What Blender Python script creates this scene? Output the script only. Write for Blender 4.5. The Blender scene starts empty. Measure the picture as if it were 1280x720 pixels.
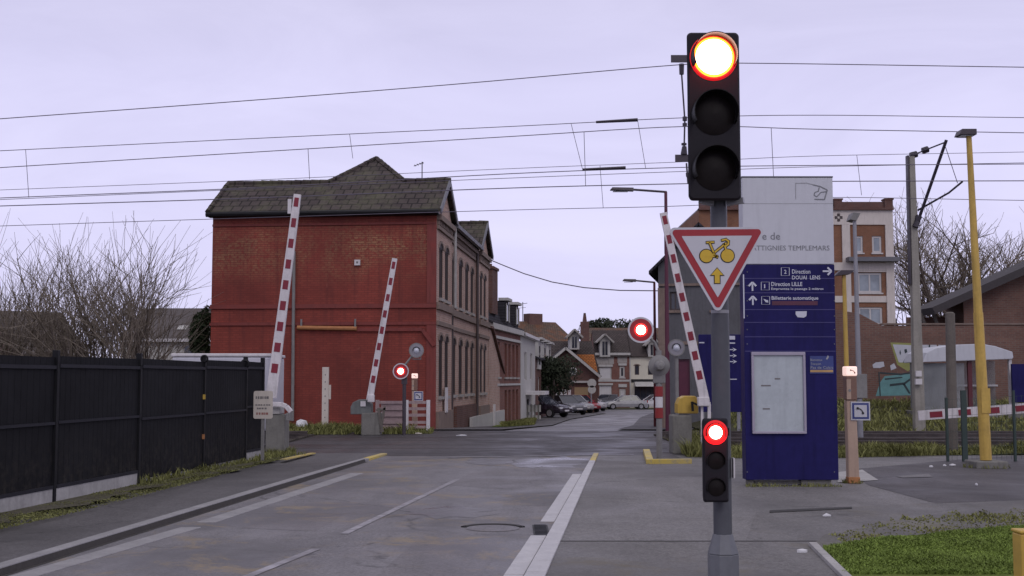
import bpy, math, random
from mathutils import Vector, Matrix
random.seed(7)
R = math.radians
scn = bpy.context.scene
col = scn.collection
# ------------------------------------------------------------------ camera
F, H, TH = 1500.0, 1.6, math.atan(115 / 1500)
cd = bpy.data.cameras.new('camera'); cam = bpy.data.objects.new('camera', cd); col.objects.link(cam)
cam.location = (0, 0, H); cam.rotation_euler = (math.pi / 2 + TH, 0, 0)
cd.sensor_width = 36; cd.lens = F / 1280 * 36; cd.clip_end = 6000; cd.clip_start = 0.1
scn.camera = cam
scn.cycles.filter_width = 1.5
scn.view_settings.view_transform = 'Standard'; scn.view_settings.look = 'None'; scn.view_settings.exposure = 0

def zt(y):                       # the street falls away gently beyond the crossing
    if y < 38: return 0.0
    if y < 60: return -0.031 * (y - 38)
    if y < 125: return -0.682 - (y - 60) * 0.0118
    return -1.45
def ray(px, py):
    u = (px - 640) / F; v = (360 - py) / F
    return Vector((u, math.cos(TH) - v * math.sin(TH), math.sin(TH) + v * math.cos(TH)))
def at(px, py, Y):
    d = ray(px, py); t = Y / d.y
    return Vector((d.x * t, Y, H + d.z * t))
def G(px, py, z=0.0):
    d = ray(px, py); t = (z - H) / d.z
    return Vector((d.x * t, d.y * t, z))
def GT(px, py):                  # on the falling ground
    Y = 20.0
    while Y < 400:
        p = at(px, py, Y)
        if p.z <= zt(Y): return p
        Y += 0.1
    return p
def X(px, Y): return at(px, 475, Y).x
def Z(py, Y): return at(640, py, Y).z

# ------------------------------------------------------------------ materials
def nodes(name):
    m = bpy.data.materials.new(name); m.use_nodes = True
    nt = m.node_tree; return m, nt, nt.nodes['Principled BSDF']
def N(nt, t, **k):
    n = nt.nodes.new(t)
    for a, b in k.items(): setattr(n, a, b)
    return n
def ramp(nt, fac, stops):
    r = N(nt, 'ShaderNodeValToRGB'); e = r.color_ramp.elements
    while len(e) < len(stops): e.new(0.5)
    for i, (p, c) in enumerate(stops):
        e[i].position = p; e[i].color = (c[0], c[1], c[2], 1) if isinstance(c, (tuple, list)) else (c, c, c, 1)
    nt.links.new(fac, r.inputs[0]); return r.outputs[0]
def noise(nt, vec, scale, detail=5, rough=0.55, dist=0):
    n = N(nt, 'ShaderNodeTexNoise'); n.inputs['Scale'].default_value = scale; n.inputs['Detail'].default_value = detail
    n.inputs['Roughness'].default_value = rough; n.inputs['Distortion'].default_value = dist
    nt.links.new(vec, n.inputs['Vector']); return n.outputs['Fac']
def mix(nt, fac, a, b, mode='MIX'):
    m = N(nt, 'ShaderNodeMix', data_type='RGBA', blend_type=mode)
    for s, v in ((m.inputs[0], fac), (m.inputs[6], a), (m.inputs[7], b)):
        if hasattr(v, 'is_output'): nt.links.new(v, s)
        else: s.default_value = v if isinstance(v, (int, float)) else (v[0], v[1], v[2], 1)
    return m.outputs[2]
def bump(nt, bsdf, h, strength=0.3, dist=0.02):
    b = N(nt, 'ShaderNodeBump'); b.inputs['Strength'].default_value = strength; b.inputs['Distance'].default_value = dist
    nt.links.new(h, b.inputs['Height']); nt.links.new(b.outputs[0], bsdf.inputs['Normal'])
def objco(nt): return N(nt, 'ShaderNodeTexCoord').outputs['Object']
def M(name, c, rough=0.7, var=0.25, scale=2.0, metal=0.0, bmp=0.0, grime=0.0, spec=0.4):
    m, nt, b = nodes(name); co = objco(nt)
    n1 = noise(nt, co, scale, 6); n2 = noise(nt, co, scale * 9, 4)
    lo = [x * (1 - var) for x in c]; hi = [min(1, x * (1 + var)) for x in c]
    cc = ramp(nt, n1, [(0.3, lo), (0.7, hi)])
    cc = mix(nt, 0.35, cc, ramp(nt, n2, [(0.3, lo), (0.7, hi)]))
    if grime:
        mp = N(nt, 'ShaderNodeMapping'); mp.inputs['Scale'].default_value = (6, 6, 0.7); nt.links.new(co, mp.inputs[0])
        g = noise(nt, mp.outputs[0], 1.6, 5)
        cc = mix(nt, ramp(nt, g, [(0.5, 0.0), (0.75, grime)]), cc, [x * 0.35 for x in c])
    nt.links.new(cc, b.inputs['Base Color'])
    b.inputs['Roughness'].default_value = rough; b.inputs['Metallic'].default_value = metal
    b.inputs['Specular IOR Level'].default_value = spec
    nt.links.new(ramp(nt, n1, [(0.3, max(0.02, rough - 0.12)), (0.7, min(1, rough + 0.1))]), b.inputs['Roughness'])
    if bmp: bump(nt, b, n2, bmp, 0.01)
    return m
def E(name, c, s):
    m, nt, b = nodes(name); b.inputs['Base Color'].default_value = (c[0], c[1], c[2], 1)
    b.inputs['Emission Color'].default_value = (c[0], c[1], c[2], 1); b.inputs['Emission Strength'].default_value = s
    return m
def wallco(nt, sx=1, sz=1):
    co = objco(nt); s = N(nt, 'ShaderNodeSeparateXYZ'); nt.links.new(co, s.inputs[0])
    a = N(nt, 'ShaderNodeMath', operation='ADD'); nt.links.new(s.outputs[0], a.inputs[0]); nt.links.new(s.outputs[1], a.inputs[1])
    c = N(nt, 'ShaderNodeCombineXYZ'); nt.links.new(a.outputs[0], c.inputs[0]); nt.links.new(s.outputs[2], c.inputs[1])
    return co, c.outputs[0], s
def bricktex(nt, uv, c1, c2, mo, w=0.23, h=0.075, ms=0.012):
    t = N(nt, 'ShaderNodeTexBrick'); nt.links.new(uv, t.inputs['Vector'])
    t.inputs['Color1'].default_value = (*c1, 1); t.inputs['Color2'].default_value = (*c2, 1); t.inputs['Mortar'].default_value = (*mo, 1)
    t.inputs['Scale'].default_value = 1; t.inputs['Brick Width'].default_value = w; t.inputs['Row Height'].default_value = h
    t.inputs['Mortar Size'].default_value = ms; t.inputs['Mortar Smooth'].default_value = 0.3; t.inputs['Bias'].default_value = 0
    return t
def BRICK(name, c1, c2, mo, w=0.23, h=0.075, grime=0.5):
    m, nt, b = nodes(name); co, uv, s = wallco(nt)
    t = bricktex(nt, uv, c1, c2, mo, w, h)
    n = noise(nt, co, 0.7, 7, 0.65); n2 = noise(nt, co, 6, 4)
    cc = mix(nt, ramp(nt, n, [(0.35, grime), (0.65, 0.0)]), t.outputs['Color'], [x * 0.4 for x in c1])
    cc = mix(nt, ramp(nt, n2, [(0.5, 0.0), (0.75, 0.35)]), cc, mo)
    nt.links.new(cc, b.inputs['Base Color']); b.inputs['Roughness'].default_value = 0.85; b.inputs['Specular IOR Level'].default_value = 0.2
    bump(nt, b, t.outputs['Fac'], -0.4, 0.01)
    return m
def PAINTEDBRICK(name):
    m, nt, b = nodes(name); co, uv, s = wallco(nt)
    red = bricktex(nt, uv, (0.29, 0.064, 0.047), (0.235, 0.052, 0.039), (0.19, 0.048, 0.038))
    raw = bricktex(nt, uv, (0.27, 0.13, 0.075), (0.36, 0.19, 0.10), (0.17, 0.06, 0.045))
    n = noise(nt, co, 0.55, 8, 0.7, 0.4)
    sp = noise(nt, uv, 9, 3, 0.6)
    # worn band high on the wall
    zr = ramp(nt, s.outputs[2], [(0.0, 0.0), (1.0, 0.0)])
    mr = N(nt, 'ShaderNodeMapRange'); nt.links.new(s.outputs[2], mr.inputs[0])
    mr.inputs[1].default_value = 4.7; mr.inputs[2].default_value = 5.7
    mr2 = N(nt, 'ShaderNodeMapRange'); nt.links.new(s.outputs[2], mr2.inputs[0])
    mr2.inputs[1].default_value = 7.1; mr2.inputs[2].default_value = 6.3
    mm = N(nt, 'ShaderNodeMath', operation='MULTIPLY'); nt.links.new(mr.outputs[0], mm.inputs[0]); nt.links.new(mr2.outputs[0], mm.inputs[1])
    a = N(nt, 'ShaderNodeMath', operation='MULTIPLY'); nt.links.new(mm.outputs[0], a.inputs[0])
    nt.links.new(ramp(nt, n, [(0.40, 0.0), (0.55, 1.0)]), a.inputs[1])
    a2 = N(nt, 'ShaderNodeMath', operation='MULTIPLY'); nt.links.new(a.outputs[0], a2.inputs[0])
    nt.links.new(ramp(nt, sp, [(0.40, 0.0), (0.52, 0.95)]), a2.inputs[1])
    cc = mix(nt, a2.outputs[0], red.outputs['Color'], raw.outputs['Color'])
    big = noise(nt, co, 0.35, 6, 0.6)
    cc = mix(nt, ramp(nt, big, [(0.36, 0.6), (0.6, 0.0)]), cc, (0.10, 0.027, 0.024))
    mp = N(nt, 'ShaderNodeMapping'); mp.inputs['Scale'].default_value = (3, 3, 0.25); nt.links.new(co, mp.inputs[0])
    st = noise(nt, mp.outputs[0], 1.5, 5)
    cc = mix(nt, ramp(nt, st, [(0.52, 0.0), (0.7, 0.5)]), cc, (0.11, 0.034, 0.031))
    pe = noise(nt, co, 3.2, 8, 0.75, 0.5)
    cc = mix(nt, ramp(nt, pe, [(0.62, 0.0), (0.67, 0.6)]), cc, (0.27, 0.085, 0.065))
    nt.links.new(cc, b.inputs['Base Color']); b.inputs['Roughness'].default_value = 0.75; b.inputs['Specular IOR Level'].default_value = 0.15
    bump(nt, b, red.outputs['Fac'], -0.7, 0.015)
    return m
def TILES(name, base, moss, mossamt, w=0.3, h=0.22, zs=1.5):
    m, nt, b = nodes(name); co, uv, s = wallco(nt)
    c_ = N(nt, 'ShaderNodeCombineXYZ'); nt.links.new(s.outputs[0], c_.inputs[0]); nt.links.new(s.outputs[2], c_.inputs[1]); uv = c_.outputs[0]
    mp = N(nt, 'ShaderNodeMapping'); mp.inputs['Scale'].default_value = (1, zs, 1); nt.links.new(uv, mp.inputs[0])
    t = bricktex(nt, mp.outputs[0], base, [x * 1.5 for x in base], [x * 0.3 for x in base], w, h, 0.03)
    n = noise(nt, co, 1.1, 8, 0.75); n2 = noise(nt, co, 8, 4)
    cc = mix(nt, ramp(nt, n, [(0.45, 0.0), (0.65, mossamt)]), t.outputs['Color'], moss)
    cc = mix(nt, ramp(nt, n2, [(0.5, 0.0), (0.7, 0.5)]), cc, [x * 0.5 for x in base])
    nt.links.new(cc, b.inputs['Base Color']); b.inputs['Roughness'].default_value = 0.8; b.inputs['Specular IOR Level'].default_value = 0.2
    bump(nt, b, t.outputs['Fac'], -0.8, 0.03)
    return m
def ASPHALT(name, c, wet=0.5, patch=0.35, warm=None, crack=True, cs=0.45):
    m, nt, b = nodes(name); co = objco(nt)
    fine = noise(nt, co, 90, 3, 0.7); mid = noise(nt, co, 2.2, 7, 0.65, 0.3); big = noise(nt, co, 0.28, 5, 0.6, 0.6)
    mp = N(nt, 'ShaderNodeMapping'); mp.inputs['Scale'].default_value = (1.5, 0.14, 1); mp.inputs['Rotation'].default_value = (0, 0, R(5.5)); nt.links.new(co, mp.inputs[0])
    strk = noise(nt, mp.outputs[0], 1.3, 5, 0.6)
    cc = ramp(nt, fine, [(0.25, [x * 0.72 for x in c]), (0.75, [x * 1.3 for x in c])])
    gr = noise(nt, co, 26, 4, 0.8)
    cc = mix(nt, ramp(nt, gr, [(0.46, 0.0), (0.58, 0.85)]), cc, [x * 0.52 for x in c])
    gr2 = noise(nt, co, 41, 2, 0.6)
    cc = mix(nt, ramp(nt, gr2, [(0.6, 0.0), (0.7, 0.6)]), cc, [x * 1.9 for x in c])
    cc = mix(nt, ramp(nt, mid, [(0.35, patch), (0.6, 0.0)]), cc, [x * 0.5 for x in c])
    cc = mix(nt, ramp(nt, strk, [(0.4, 0.0), (0.7, patch)]), cc, [x * 1.55 for x in c])
    cc = mix(nt, ramp(nt, big, [(0.47, 0.0), (0.6, 0.75)]), cc, [x * 0.6 for x in c])
    if warm:
        w = noise(nt, co, 1.1, 8, 0.8, 0.6)
        g = N(nt, 'ShaderNodeMath', operation='MULTIPLY'); nt.links.new(ramp(nt, w, [(0.52, 0.0), (0.64, 0.8)]), g.inputs[0])
        nt.links.new(ramp(nt, big, [(0.42, 0.0), (0.55, 1.0)]), g.inputs[1])
        cc = mix(nt, g.outputs[0], cc, warm)
    if crack:
        v = N(nt, 'ShaderNodeTexVoronoi', feature='DISTANCE_TO_EDGE'); v.inputs['Scale'].default_value = cs
        d = N(nt, 'ShaderNodeMixRGB'); nz = N(nt, 'ShaderNodeTexNoise'); nz.inputs['Scale'].default_value = 2.5; nz.inputs['Detail'].default_value = 6
        nt.links.new(co, nz.inputs['Vector']); d.inputs[0].default_value = 0.3
        nt.links.new(co, d.inputs[1]); nt.links.new(nz.outputs['Color'], d.inputs[2]); nt.links.new(d.outputs[0], v.inputs['Vector'])
        ck = N(nt, 'ShaderNodeMath', operation='MULTIPLY')
        nt.links.new(ramp(nt, v.outputs['Distance'], [(0.0, 0.8), (0.012, 0.0)]), ck.inputs[0])
        nt.links.new(ramp(nt, mid, [(0.45, 0.0), (0.6, 1.0)]), ck.inputs[1])
        cc = mix(nt, ck.outputs[0], cc, [x * 0.3 for x in c])
    nt.links.new(cc, b.inputs['Base Color'])
    w2 = noise(nt, co, 0.5, 6, 0.6, 0.8)
    nt.links.new(ramp(nt, w2, [(0.38, max(0.2, 0.68 - wet * 0.75)), (0.62, 0.8 - wet * 0.2)]), b.inputs['Roughness'])
    b.inputs['Specular IOR Level'].default_value = 0.3
    bump(nt, b, fine, 0.25, 0.006)
    return m
def GROUNDMIX(name, a, c, sc=1.2):
    m, nt, b = nodes(name); co = objco(nt)
    n = noise(nt, co, sc, 8, 0.7, 0.3); n2 = noise(nt, co, sc * 14, 5, 0.7)
    cc = ramp(nt, n, [(0.38, a), (0.62, c)])
    cc = mix(nt, 0.5, cc, ramp(nt, n2, [(0.3, [x * 0.5 for x in a]), (0.7, [min(1, x * 1.5) for x in c])]))
    nt.links.new(cc, b.inputs['Base Color']); b.inputs['Roughness'].default_value = 0.95; b.inputs['Specular IOR Level'].default_value = 0.1
    bump(nt, b, n2, 0.8, 0.05)
    return m
def WORN(name, c, under, lo=0.42, hi=0.58, sc=6, rough=0.6):
    m, nt, b = nodes(name); co = objco(nt)
    n = noise(nt, co, sc, 7, 0.7); n2 = noise(nt, co, 0.8, 4)
    cc = mix(nt, ramp(nt, n, [(lo, 0.0), (hi, 1.0)]), under, c)
    cc = mix(nt, ramp(nt, n2, [(0.4, 0.4), (0.6, 0.0)]), cc, under)
    nt.links.new(cc, b.inputs['Base Color']); b.inputs['Roughness'].default_value = rough
    return m
def LEAF(name, c, var=0.5):
    m, nt, b = nodes(name)
    g = N(nt, 'ShaderNodeNewGeometry'); co = objco(nt); n = noise(nt, co, 1.3, 4)
    cc = ramp(nt, g.outputs['Random Per Island'], [(0, [x * (1 - var) for x in c]), (1, [min(1, x * (1 + var)) for x in c])])
    cc = mix(nt, ramp(nt, n, [(0.4, 0.5), (0.65, 0.0)]), cc, [x * 0.45 for x in c])
    nt.links.new(cc, b.inputs['Base Color']); b.inputs['Roughness'].default_value = 0.75; b.inputs['Specular IOR Level'].default_value = 0.2
    return m
def GLASS(name, c=(0.02, 0.022, 0.03), rough=0.08):
    m, nt, b = nodes(name); co = objco(nt); n = noise(nt, co, 0.9, 3)
    nt.links.new(ramp(nt, n, [(0.3, c), (0.7, [x * 2.2 for x in c])]), b.inputs['Base Color'])
    b.inputs['Roughness'].default_value = rough; b.inputs['Specular IOR Level'].default_value = 0.6
    return m
def CLEAR(name, tint=(0.75, 0.8, 0.82), opacity=0.35):
    m, nt, b = nodes(name); co = objco(nt); n = noise(nt, co, 2, 5)
    nt.links.new(ramp(nt, n, [(0.3, [x * 0.6 for x in tint]), (0.7, tint)]), b.inputs['Base Color'])
    b.inputs['Roughness'].default_value = 0.25; b.inputs['Alpha'].default_value = opacity
    return m

mt = {}
mt['road'] = ASPHALT('wet_road_asphalt', (0.185, 0.176, 0.184), 0.3, 0.35, warm=(0.27, 0.205, 0.115))
mt['path'] = ASPHALT('pavement_asphalt', (0.122, 0.115, 0.118), 0.12, 0.25)
mt['rpath'] = ASPHALT('pale_pavement_asphalt', (0.185, 0.176, 0.173), 0.15, 0.2, cs=0.25)
mt['rpath2'] = ASPHALT('grey_pavement_asphalt', (0.162, 0.154, 0.15), 0.15, 0.25, warm=(0.13, 0.11, 0.07))
mt['dark'] = ASPHALT('dark_asphalt', (0.088, 0.081, 0.084), 0.2, 0.35)
mt['dark2'] = ASPHALT('patched_asphalt', (0.165, 0.155, 0.16), 0.35, 0.3, warm=(0.25, 0.19, 0.11))
mt['cross'] = ASPHALT('crossing_asphalt', (0.07, 0.065, 0.069), 0.35, 0.4, cs=0.9)
mt['farroad'] = ASPHALT('far_road_asphalt', (0.215, 0.205, 0.215), 0.45, 0.3)
mt['mossy'] = GROUNDMIX('worn_verge', (0.09, 0.085, 0.05), (0.13, 0.12, 0.095), 1.2)
mt['vergemix'] = ASPHALT('worn_verge_asphalt', (0.15, 0.142, 0.13), 0.0, 0.3, warm=(0.15, 0.135, 0.07), crack=False)
mt['soil'] = GROUNDMIX('grassy_soil', (0.05, 0.055, 0.025), (0.075, 0.07, 0.045), 0.8)
mt['lawn'] = GROUNDMIX('lawn_soil', (0.10, 0.14, 0.03), (0.15, 0.185, 0.045), 1.5)
mt['ballast'] = GROUNDMIX('rail_ballast', (0.055, 0.048, 0.042), (0.1, 0.088, 0.076), 5)
mt['bank'] = GROUNDMIX('bank_earth', (0.045, 0.05, 0.025), (0.08, 0.075, 0.05), 1.0)
mt['blade'] = LEAF('grass_blade', (0.18, 0.25, 0.05), 0.4)
mt['weed'] = LEAF('weed_blade', (0.2, 0.205, 0.07), 0.5)
mt['moss'] = LEAF('moss_blade', (0.17, 0.175, 0.065), 0.4)
mt['leafdark'] = LEAF('dark_leaf', (0.03, 0.038, 0.022), 0.5)
mt['leafgrn'] = LEAF('conifer_leaf', (0.035, 0.05, 0.025), 0.5)
mt['bark'] = M('bare_bark', (0.11, 0.09, 0.08), 0.9, 0.35, 3, bmp=0.3, spec=0.1)
mt['twig'] = M('fine_twigs', (0.21, 0.178, 0.145), 0.9, 0.3, 2, spec=0.1)
mt['kerbdark'] = M('dark_kerb_strip', (0.05, 0.045, 0.042), 0.9, 0.35, 3)
mt['kerb'] = M('concrete_kerb', (0.27, 0.262, 0.268), 0.75, 0.25, 3, bmp=0.3)
mt['slab'] = M('pale_concrete_slab', (0.46, 0.45, 0.46), 0.65, 0.18, 4, bmp=0.2)
mt['conc'] = M('weathered_concrete', (0.17, 0.165, 0.15), 0.85, 0.3, 2.5, bmp=0.4, grime=0.5)
mt['mastconc'] = M('mast_concrete', (0.27, 0.255, 0.225), 0.85, 0.2, 2.0, bmp=0.3, grime=0.4)
mt['concpale'] = M('pale_concrete', (0.36, 0.35, 0.34), 0.85, 0.25, 2.5, bmp=0.3, grime=0.4)
mt['yellow'] = WORN('worn_yellow_paint', (0.55, 0.42, 0.09), (0.3, 0.27, 0.2), 0.33, 0.5, 8)
mt['whiteline'] = WORN('worn_white_paint', (0.37, 0.355, 0.385), (0.18, 0.17, 0.18), 0.4, 0.62, 4)
mt['joint'] = M('dark_joint', (0.04, 0.038, 0.038), 0.9)
mt['rail'] = M('rail_steel', (0.10, 0.085, 0.08), 0.45, 0.3, 4, metal=0.7)
mt['rubber'] = M('black_rubber', (0.02, 0.02, 0.021), 0.7, 0.3, 4)
def SCREEN(name):
    m, nt, b = nodes(name); co = objco(nt); g = N(nt, 'ShaderNodeNewGeometry'); sp = N(nt, 'ShaderNodeSeparateXYZ'); nt.links.new(g.outputs['Position'], sp.inputs[0])
    n = noise(nt, co, 1.3, 7, 0.7, 0.4); n2 = noise(nt, co, 9, 6, 0.7)
    cc = ramp(nt, n, [(0.3, (0.006, 0.006, 0.007)), (0.7, (0.014, 0.014, 0.016))])
    mr = N(nt, 'ShaderNodeMapRange'); nt.links.new(sp.outputs[2], mr.inputs[0]); mr.inputs[1].default_value = 0.95; mr.inputs[2].default_value = 0.2
    mm = N(nt, 'ShaderNodeMath', operation='MULTIPLY'); nt.links.new(mr.outputs[0], mm.inputs[0]); nt.links.new(ramp(nt, n2, [(0.45, 0.0), (0.7, 0.6)]), mm.inputs[1])
    cc = mix(nt, mm.outputs[0], cc, (0.06, 0.052, 0.042))
    nt.links.new(cc, b.inputs['Base Color']); b.inputs['Roughness'].default_value = 0.6; b.inputs['Specular IOR Level'].default_value = 0.12
    bump(nt, b, n2, 0.2, 0.01); return m
mt['screen'] = SCREEN('black_fence_screen')
mt['fencemetal'] = M('black_fence_metal', (0.012, 0.012, 0.014), 0.5, 0.3, 3, spec=0.15)
mt['fencerail'] = M('grey_fence_rail', (0.024, 0.024, 0.030), 0.5, 0.3, 3, spec=0.15)
mt['sigbody'] = M('signal_housing_plastic', (0.016, 0.014, 0.018), 0.55, 0.2, 4, spec=0.15)
mt['visor'] = M('signal_visor_plastic', (0.009, 0.008, 0.009), 0.5, 0.2, 4, spec=0.15)
mt['lensoff'] = M('unlit_lens', (0.01, 0.0075, 0.0075), 0.5, 0.3, 6, spec=0.12)
mt['polegrey'] = M('grey_painted_pole', (0.085, 0.088, 0.1), 0.42, 0.15, 3, spec=0.15, bmp=0.05, grime=0.25)
mt['sleeve'] = M('grey_pole_sleeve', (0.13, 0.135, 0.15), 0.5, 0.2, 3, grime=0.3)
mt['hot'] = E('lamp_hot_core', (1.0, 0.86, 0.74), 9.0)
mt['amberglow'] = E('lamp_orange_rim', (1.0, 0.3, 0.03), 3.0)
mt['redglow'] = E('lamp_red_rim', (1.0, 0.025, 0.02), 1.1)
mt['redlow'] = E('lamp_red_halo', (0.9, 0.01, 0.015), 0.3)  # weakly glowing ring past the lens, paints the lamp's red halo on the housing
mt['signred'] = M('sign_red', (0.31, 0.02, 0.028), 0.45, 0.1, 3, grime=0.2)
mt['signwhite'] = M('sign_white', (0.5, 0.5, 0.535), 0.45, 0.06, 3, grime=0.12)
mt['signyellow'] = M('sign_yellow', (0.56, 0.37, 0.03), 0.5, 0.08, 5)
mt['black'] = M('black_paint', (0.012, 0.012, 0.013), 0.5, 0.2, 4)
mt['white'] = M('white_paint', (0.58, 0.56, 0.57), 0.5, 0.1, 3, grime=0.25)
mt['armwhite'] = M('barrier_white', (0.6, 0.57, 0.58), 0.5, 0.18, 3, grime=0.45)
mt['armred'] = M('barrier_red', (0.2, 0.017, 0.032), 0.45, 0.15, 3)
mt['cream'] = M('cream_board', (0.55, 0.5, 0.44), 0.6, 0.1, 5, grime=0.25)
mt['ink'] = M('faded_ink', (0.16, 0.15, 0.15), 0.7, 0.3, 30)
mt['inkred'] = M('faded_red_ink', (0.3, 0.14, 0.12), 0.7, 0.3, 30)
mt['olive'] = M('green_grey_casing', (0.13, 0.14, 0.135), 0.6, 0.2, 3, grime=0.3)
mt['casegrey'] = M('lamp_casing_grey', (0.2, 0.195, 0.19), 0.6, 0.25, 4, grime=0.3)
mt['discgrey'] = M('unlit_disc', (0.25, 0.24, 0.27), 0.5, 0.2, 4)
mt['lensgrey'] = M('unlit_pale_lens', (0.55, 0.57, 0.64), 0.3, 0.15, 6)
mt['yelcase'] = M('yellow_casing', (0.5, 0.33, 0.06), 0.55, 0.15, 3, grime=0.25)
mt['yelpole'] = M('yellow_pole_paint', (0.50, 0.335, 0.075), 0.5, 0.2, 2, grime=0.55)
mt['lampcase'] = M('dark_lamp_case', (0.05, 0.04, 0.05), 0.5, 0.2, 3)
mt['magenta'] = M('maroon_paint', (0.095, 0.02, 0.042), 0.5, 0.15, 3)
mt['darkred'] = M('dark_red_pole', (0.10, 0.018, 0.025), 0.5, 0.2, 3)
mt['postgrey'] = M('galvanised_grey', (0.26, 0.26, 0.28), 0.5, 0.15, 3, metal=0.3)
mt['totblue'] = M('totem_blue', (0.015, 0.013, 0.085), 0.5, 0.22, 1.5, grime=0.45, spec=0.12)
mt['totwhite'] = M('totem_pale_grey', (0.5, 0.51, 0.55), 0.5, 0.06, 1.2, grime=0.14)
mt['totline'] = M('totem_seam', (0.05, 0.045, 0.15), 0.5)
mt['totink'] = M('totem_grey_ink', (0.17, 0.175, 0.19), 0.6)
mt['wornink'] = M('worn_logo_grey', (0.30, 0.305, 0.32), 0.6, 0.15, 12)
mt['lettering'] = M('white_lettering', (0.52, 0.53, 0.6), 0.5, 0.08, 10)
mt['brownstrip'] = M('brown_strip', (0.09, 0.025, 0.05), 0.6, 0.3, 6)
mt['poster'] = M('faded_poster', (0.40, 0.44, 0.46), 0.3, 0.12, 2, grime=0.22)
mt['alu'] = M('poster_frame_aluminium', (0.33, 0.3, 0.37), 0.4, 0.12, 4)
mt['orange'] = M('orange_strip', (0.42, 0.26, 0.11), 0.6)
mt['phonepost'] = M('cream_phone_post', (0.43, 0.31, 0.235), 0.6, 0.12, 3, grime=0.3)
mt['rust'] = M('rusty_base', (0.38, 0.17, 0.07), 0.8, 0.3, 6)
mt['phonelit'] = E('lit_phone_box', (0.95, 0.68, 0.6), 0.75)
mt['phonebrown'] = M('brown_phone_case', (0.2, 0.115, 0.085), 0.6, 0.2, 5)
mt['bluesign'] = M('sign_blue', (0.035, 0.05, 0.18), 0.5)
mt['wire'] = M('copper_wire', (0.12, 0.105, 0.14), 0.6, 0.15, 1)
mt['insul'] = M('brown_insulator', (0.03, 0.024, 0.035), 0.4, 0.2, 6)
mt['redwall'] = PAINTEDBRICK('red_painted_brick')
mt['redtrim'] = M('red_painted_trim', (0.185, 0.038, 0.031), 0.7, 0.2, 3, grime=0.4)
mt['brick'] = BRICK('old_brown_brick', (0.48, 0.31, 0.245), (0.36, 0.225, 0.175), (0.46, 0.38, 0.33), grime=0.35)
mt['brickdk'] = BRICK('sooty_brick', (0.125, 0.06, 0.05), (0.17, 0.075, 0.055), (0.15, 0.12, 0.11))
mt['brickred'] = BRICK('red_row_brick', (0.26, 0.105, 0.08), (0.17, 0.07, 0.06), (0.2, 0.15, 0.13), grime=.5)
mt['brickwall'] = BRICK('track_wall_brick', (0.21, 0.11, 0.083), (0.155, 0.082, 0.066), (0.18, 0.145, 0.125))
mt['brickapt'] = BRICK('orange_flat_brick', (0.27, 0.115, 0.06), (0.21, 0.088, 0.05), (0.23, 0.16, 0.12))
mt['tile'] = TILES('mossy_tiles', (0.052, 0.041, 0.039), (0.105, 0.105, 0.06), 0.6, 0.34, 0.34)
mt['slate'] = TILES('dark_slates', (0.036, 0.034, 0.042), (0.05, 0.05, 0.045), 0.3)
mt['rusttile'] = TILES('weathered_brown_tiles', (0.10, 0.072, 0.055), (0.19, 0.075, 0.035), 0.7)
mt['browntile'] = TILES('dark_brown_tiles', (0.06, 0.047, 0.045), (0.05, 0.05, 0.045), 0.3)
mt['orangetile'] = TILES('orange_tiles', (0.34, 0.12, 0.035), (0.22, 0.1, 0.04), 0.4)
mt['zinc'] = M('zinc_gutter', (0.12, 0.12, 0.135), 0.5, 0.2, 3)
mt['stone'] = M('pale_stone_trim', (0.33, 0.31, 0.29), 0.8, 0.2, 3, grime=0.4)
mt['stonedk'] = M('sooty_stone_trim', (0.2, 0.15, 0.125), 0.85, 0.25, 3, grime=0.4)
mt['render'] = M('pale_render', (0.44, 0.43, 0.41), 0.85, 0.12, 1.5, bmp=0.15, grime=0.35)
mt['creamren'] = M('cream_render', (0.56, 0.53, 0.44), 0.85, 0.1, 1.5, bmp=0.1, grime=0.2)
mt['greyren'] = M('grey_render', (0.105, 0.105, 0.115), 0.85, 0.2, 1.2, bmp=0.2, grime=0.4)
mt['aptwhite'] = M('flat_white_render', (0.56, 0.51, 0.47), 0.8, 0.1, 2, grime=0.3)
mt['glass'] = GLASS('dark_window_glass')
mt['darkpane'] = M('dark_matt_pane', (0.028, 0.022, 0.024), 0.6, 0.4, 0.8, spec=0.15)
mt['roofbrown'] = M('grey_brown_roof', (0.085, 0.072, 0.07), 0.85, 0.25, 1.5, bmp=0.3)
mt['roofplain'] = M('dark_plain_roof', (0.05, 0.044, 0.046), 0.85, 0.3, 2.5, bmp=0.3)
mt['skyglass'] = GLASS('pale_window_glass', (0.14, 0.16, 0.18), 0.1)
mt['shutter'] = M('white_shutter', (0.52, 0.51, 0.51), 0.6, 0.08, 2, grime=0.15)
mt['brownshut'] = M('red_brown_shutter', (0.15, 0.055, 0.045), 0.7, 0.2, 3, grime=0.3)
mt['frame'] = M('white_window_frame', (0.5, 0.48, 0.47), 0.6, 0.1, 3, grime=0.2)
mt['framedk'] = M('dark_window_frame', (0.06, 0.045, 0.045), 0.6, 0.1, 3)
mt['tan'] = M('tan_garage_door', (0.30, 0.22, 0.12), 0.7, 0.1, 3)
mt['carblack'] = M('dark_car_paint', (0.02, 0.015, 0.025), 0.25, 0.15, 2, spec=0.6)
mt['carsilver'] = M('silver_car_paint', (0.33, 0.33, 0.35), 0.28, 0.08, 2, spec=0.6)
mt['carwhite'] = M('white_car_paint', (0.6, 0.58, 0.6), 0.3, 0.06, 2, spec=0.6)
mt['sleevered'] = M('sleeve_red', (0.24, 0.022, 0.022), 0.5, 0.15, 4, grime=0.3)
mt['carred'] = M('red_car_paint', (0.3, 0.03, 0.04), 0.28, 0.1, 2, spec=0.6)
mt['cargrey'] = M('grey_car_paint', (0.1, 0.1, 0.115), 0.28, 0.1, 2, spec=0.6)
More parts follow.
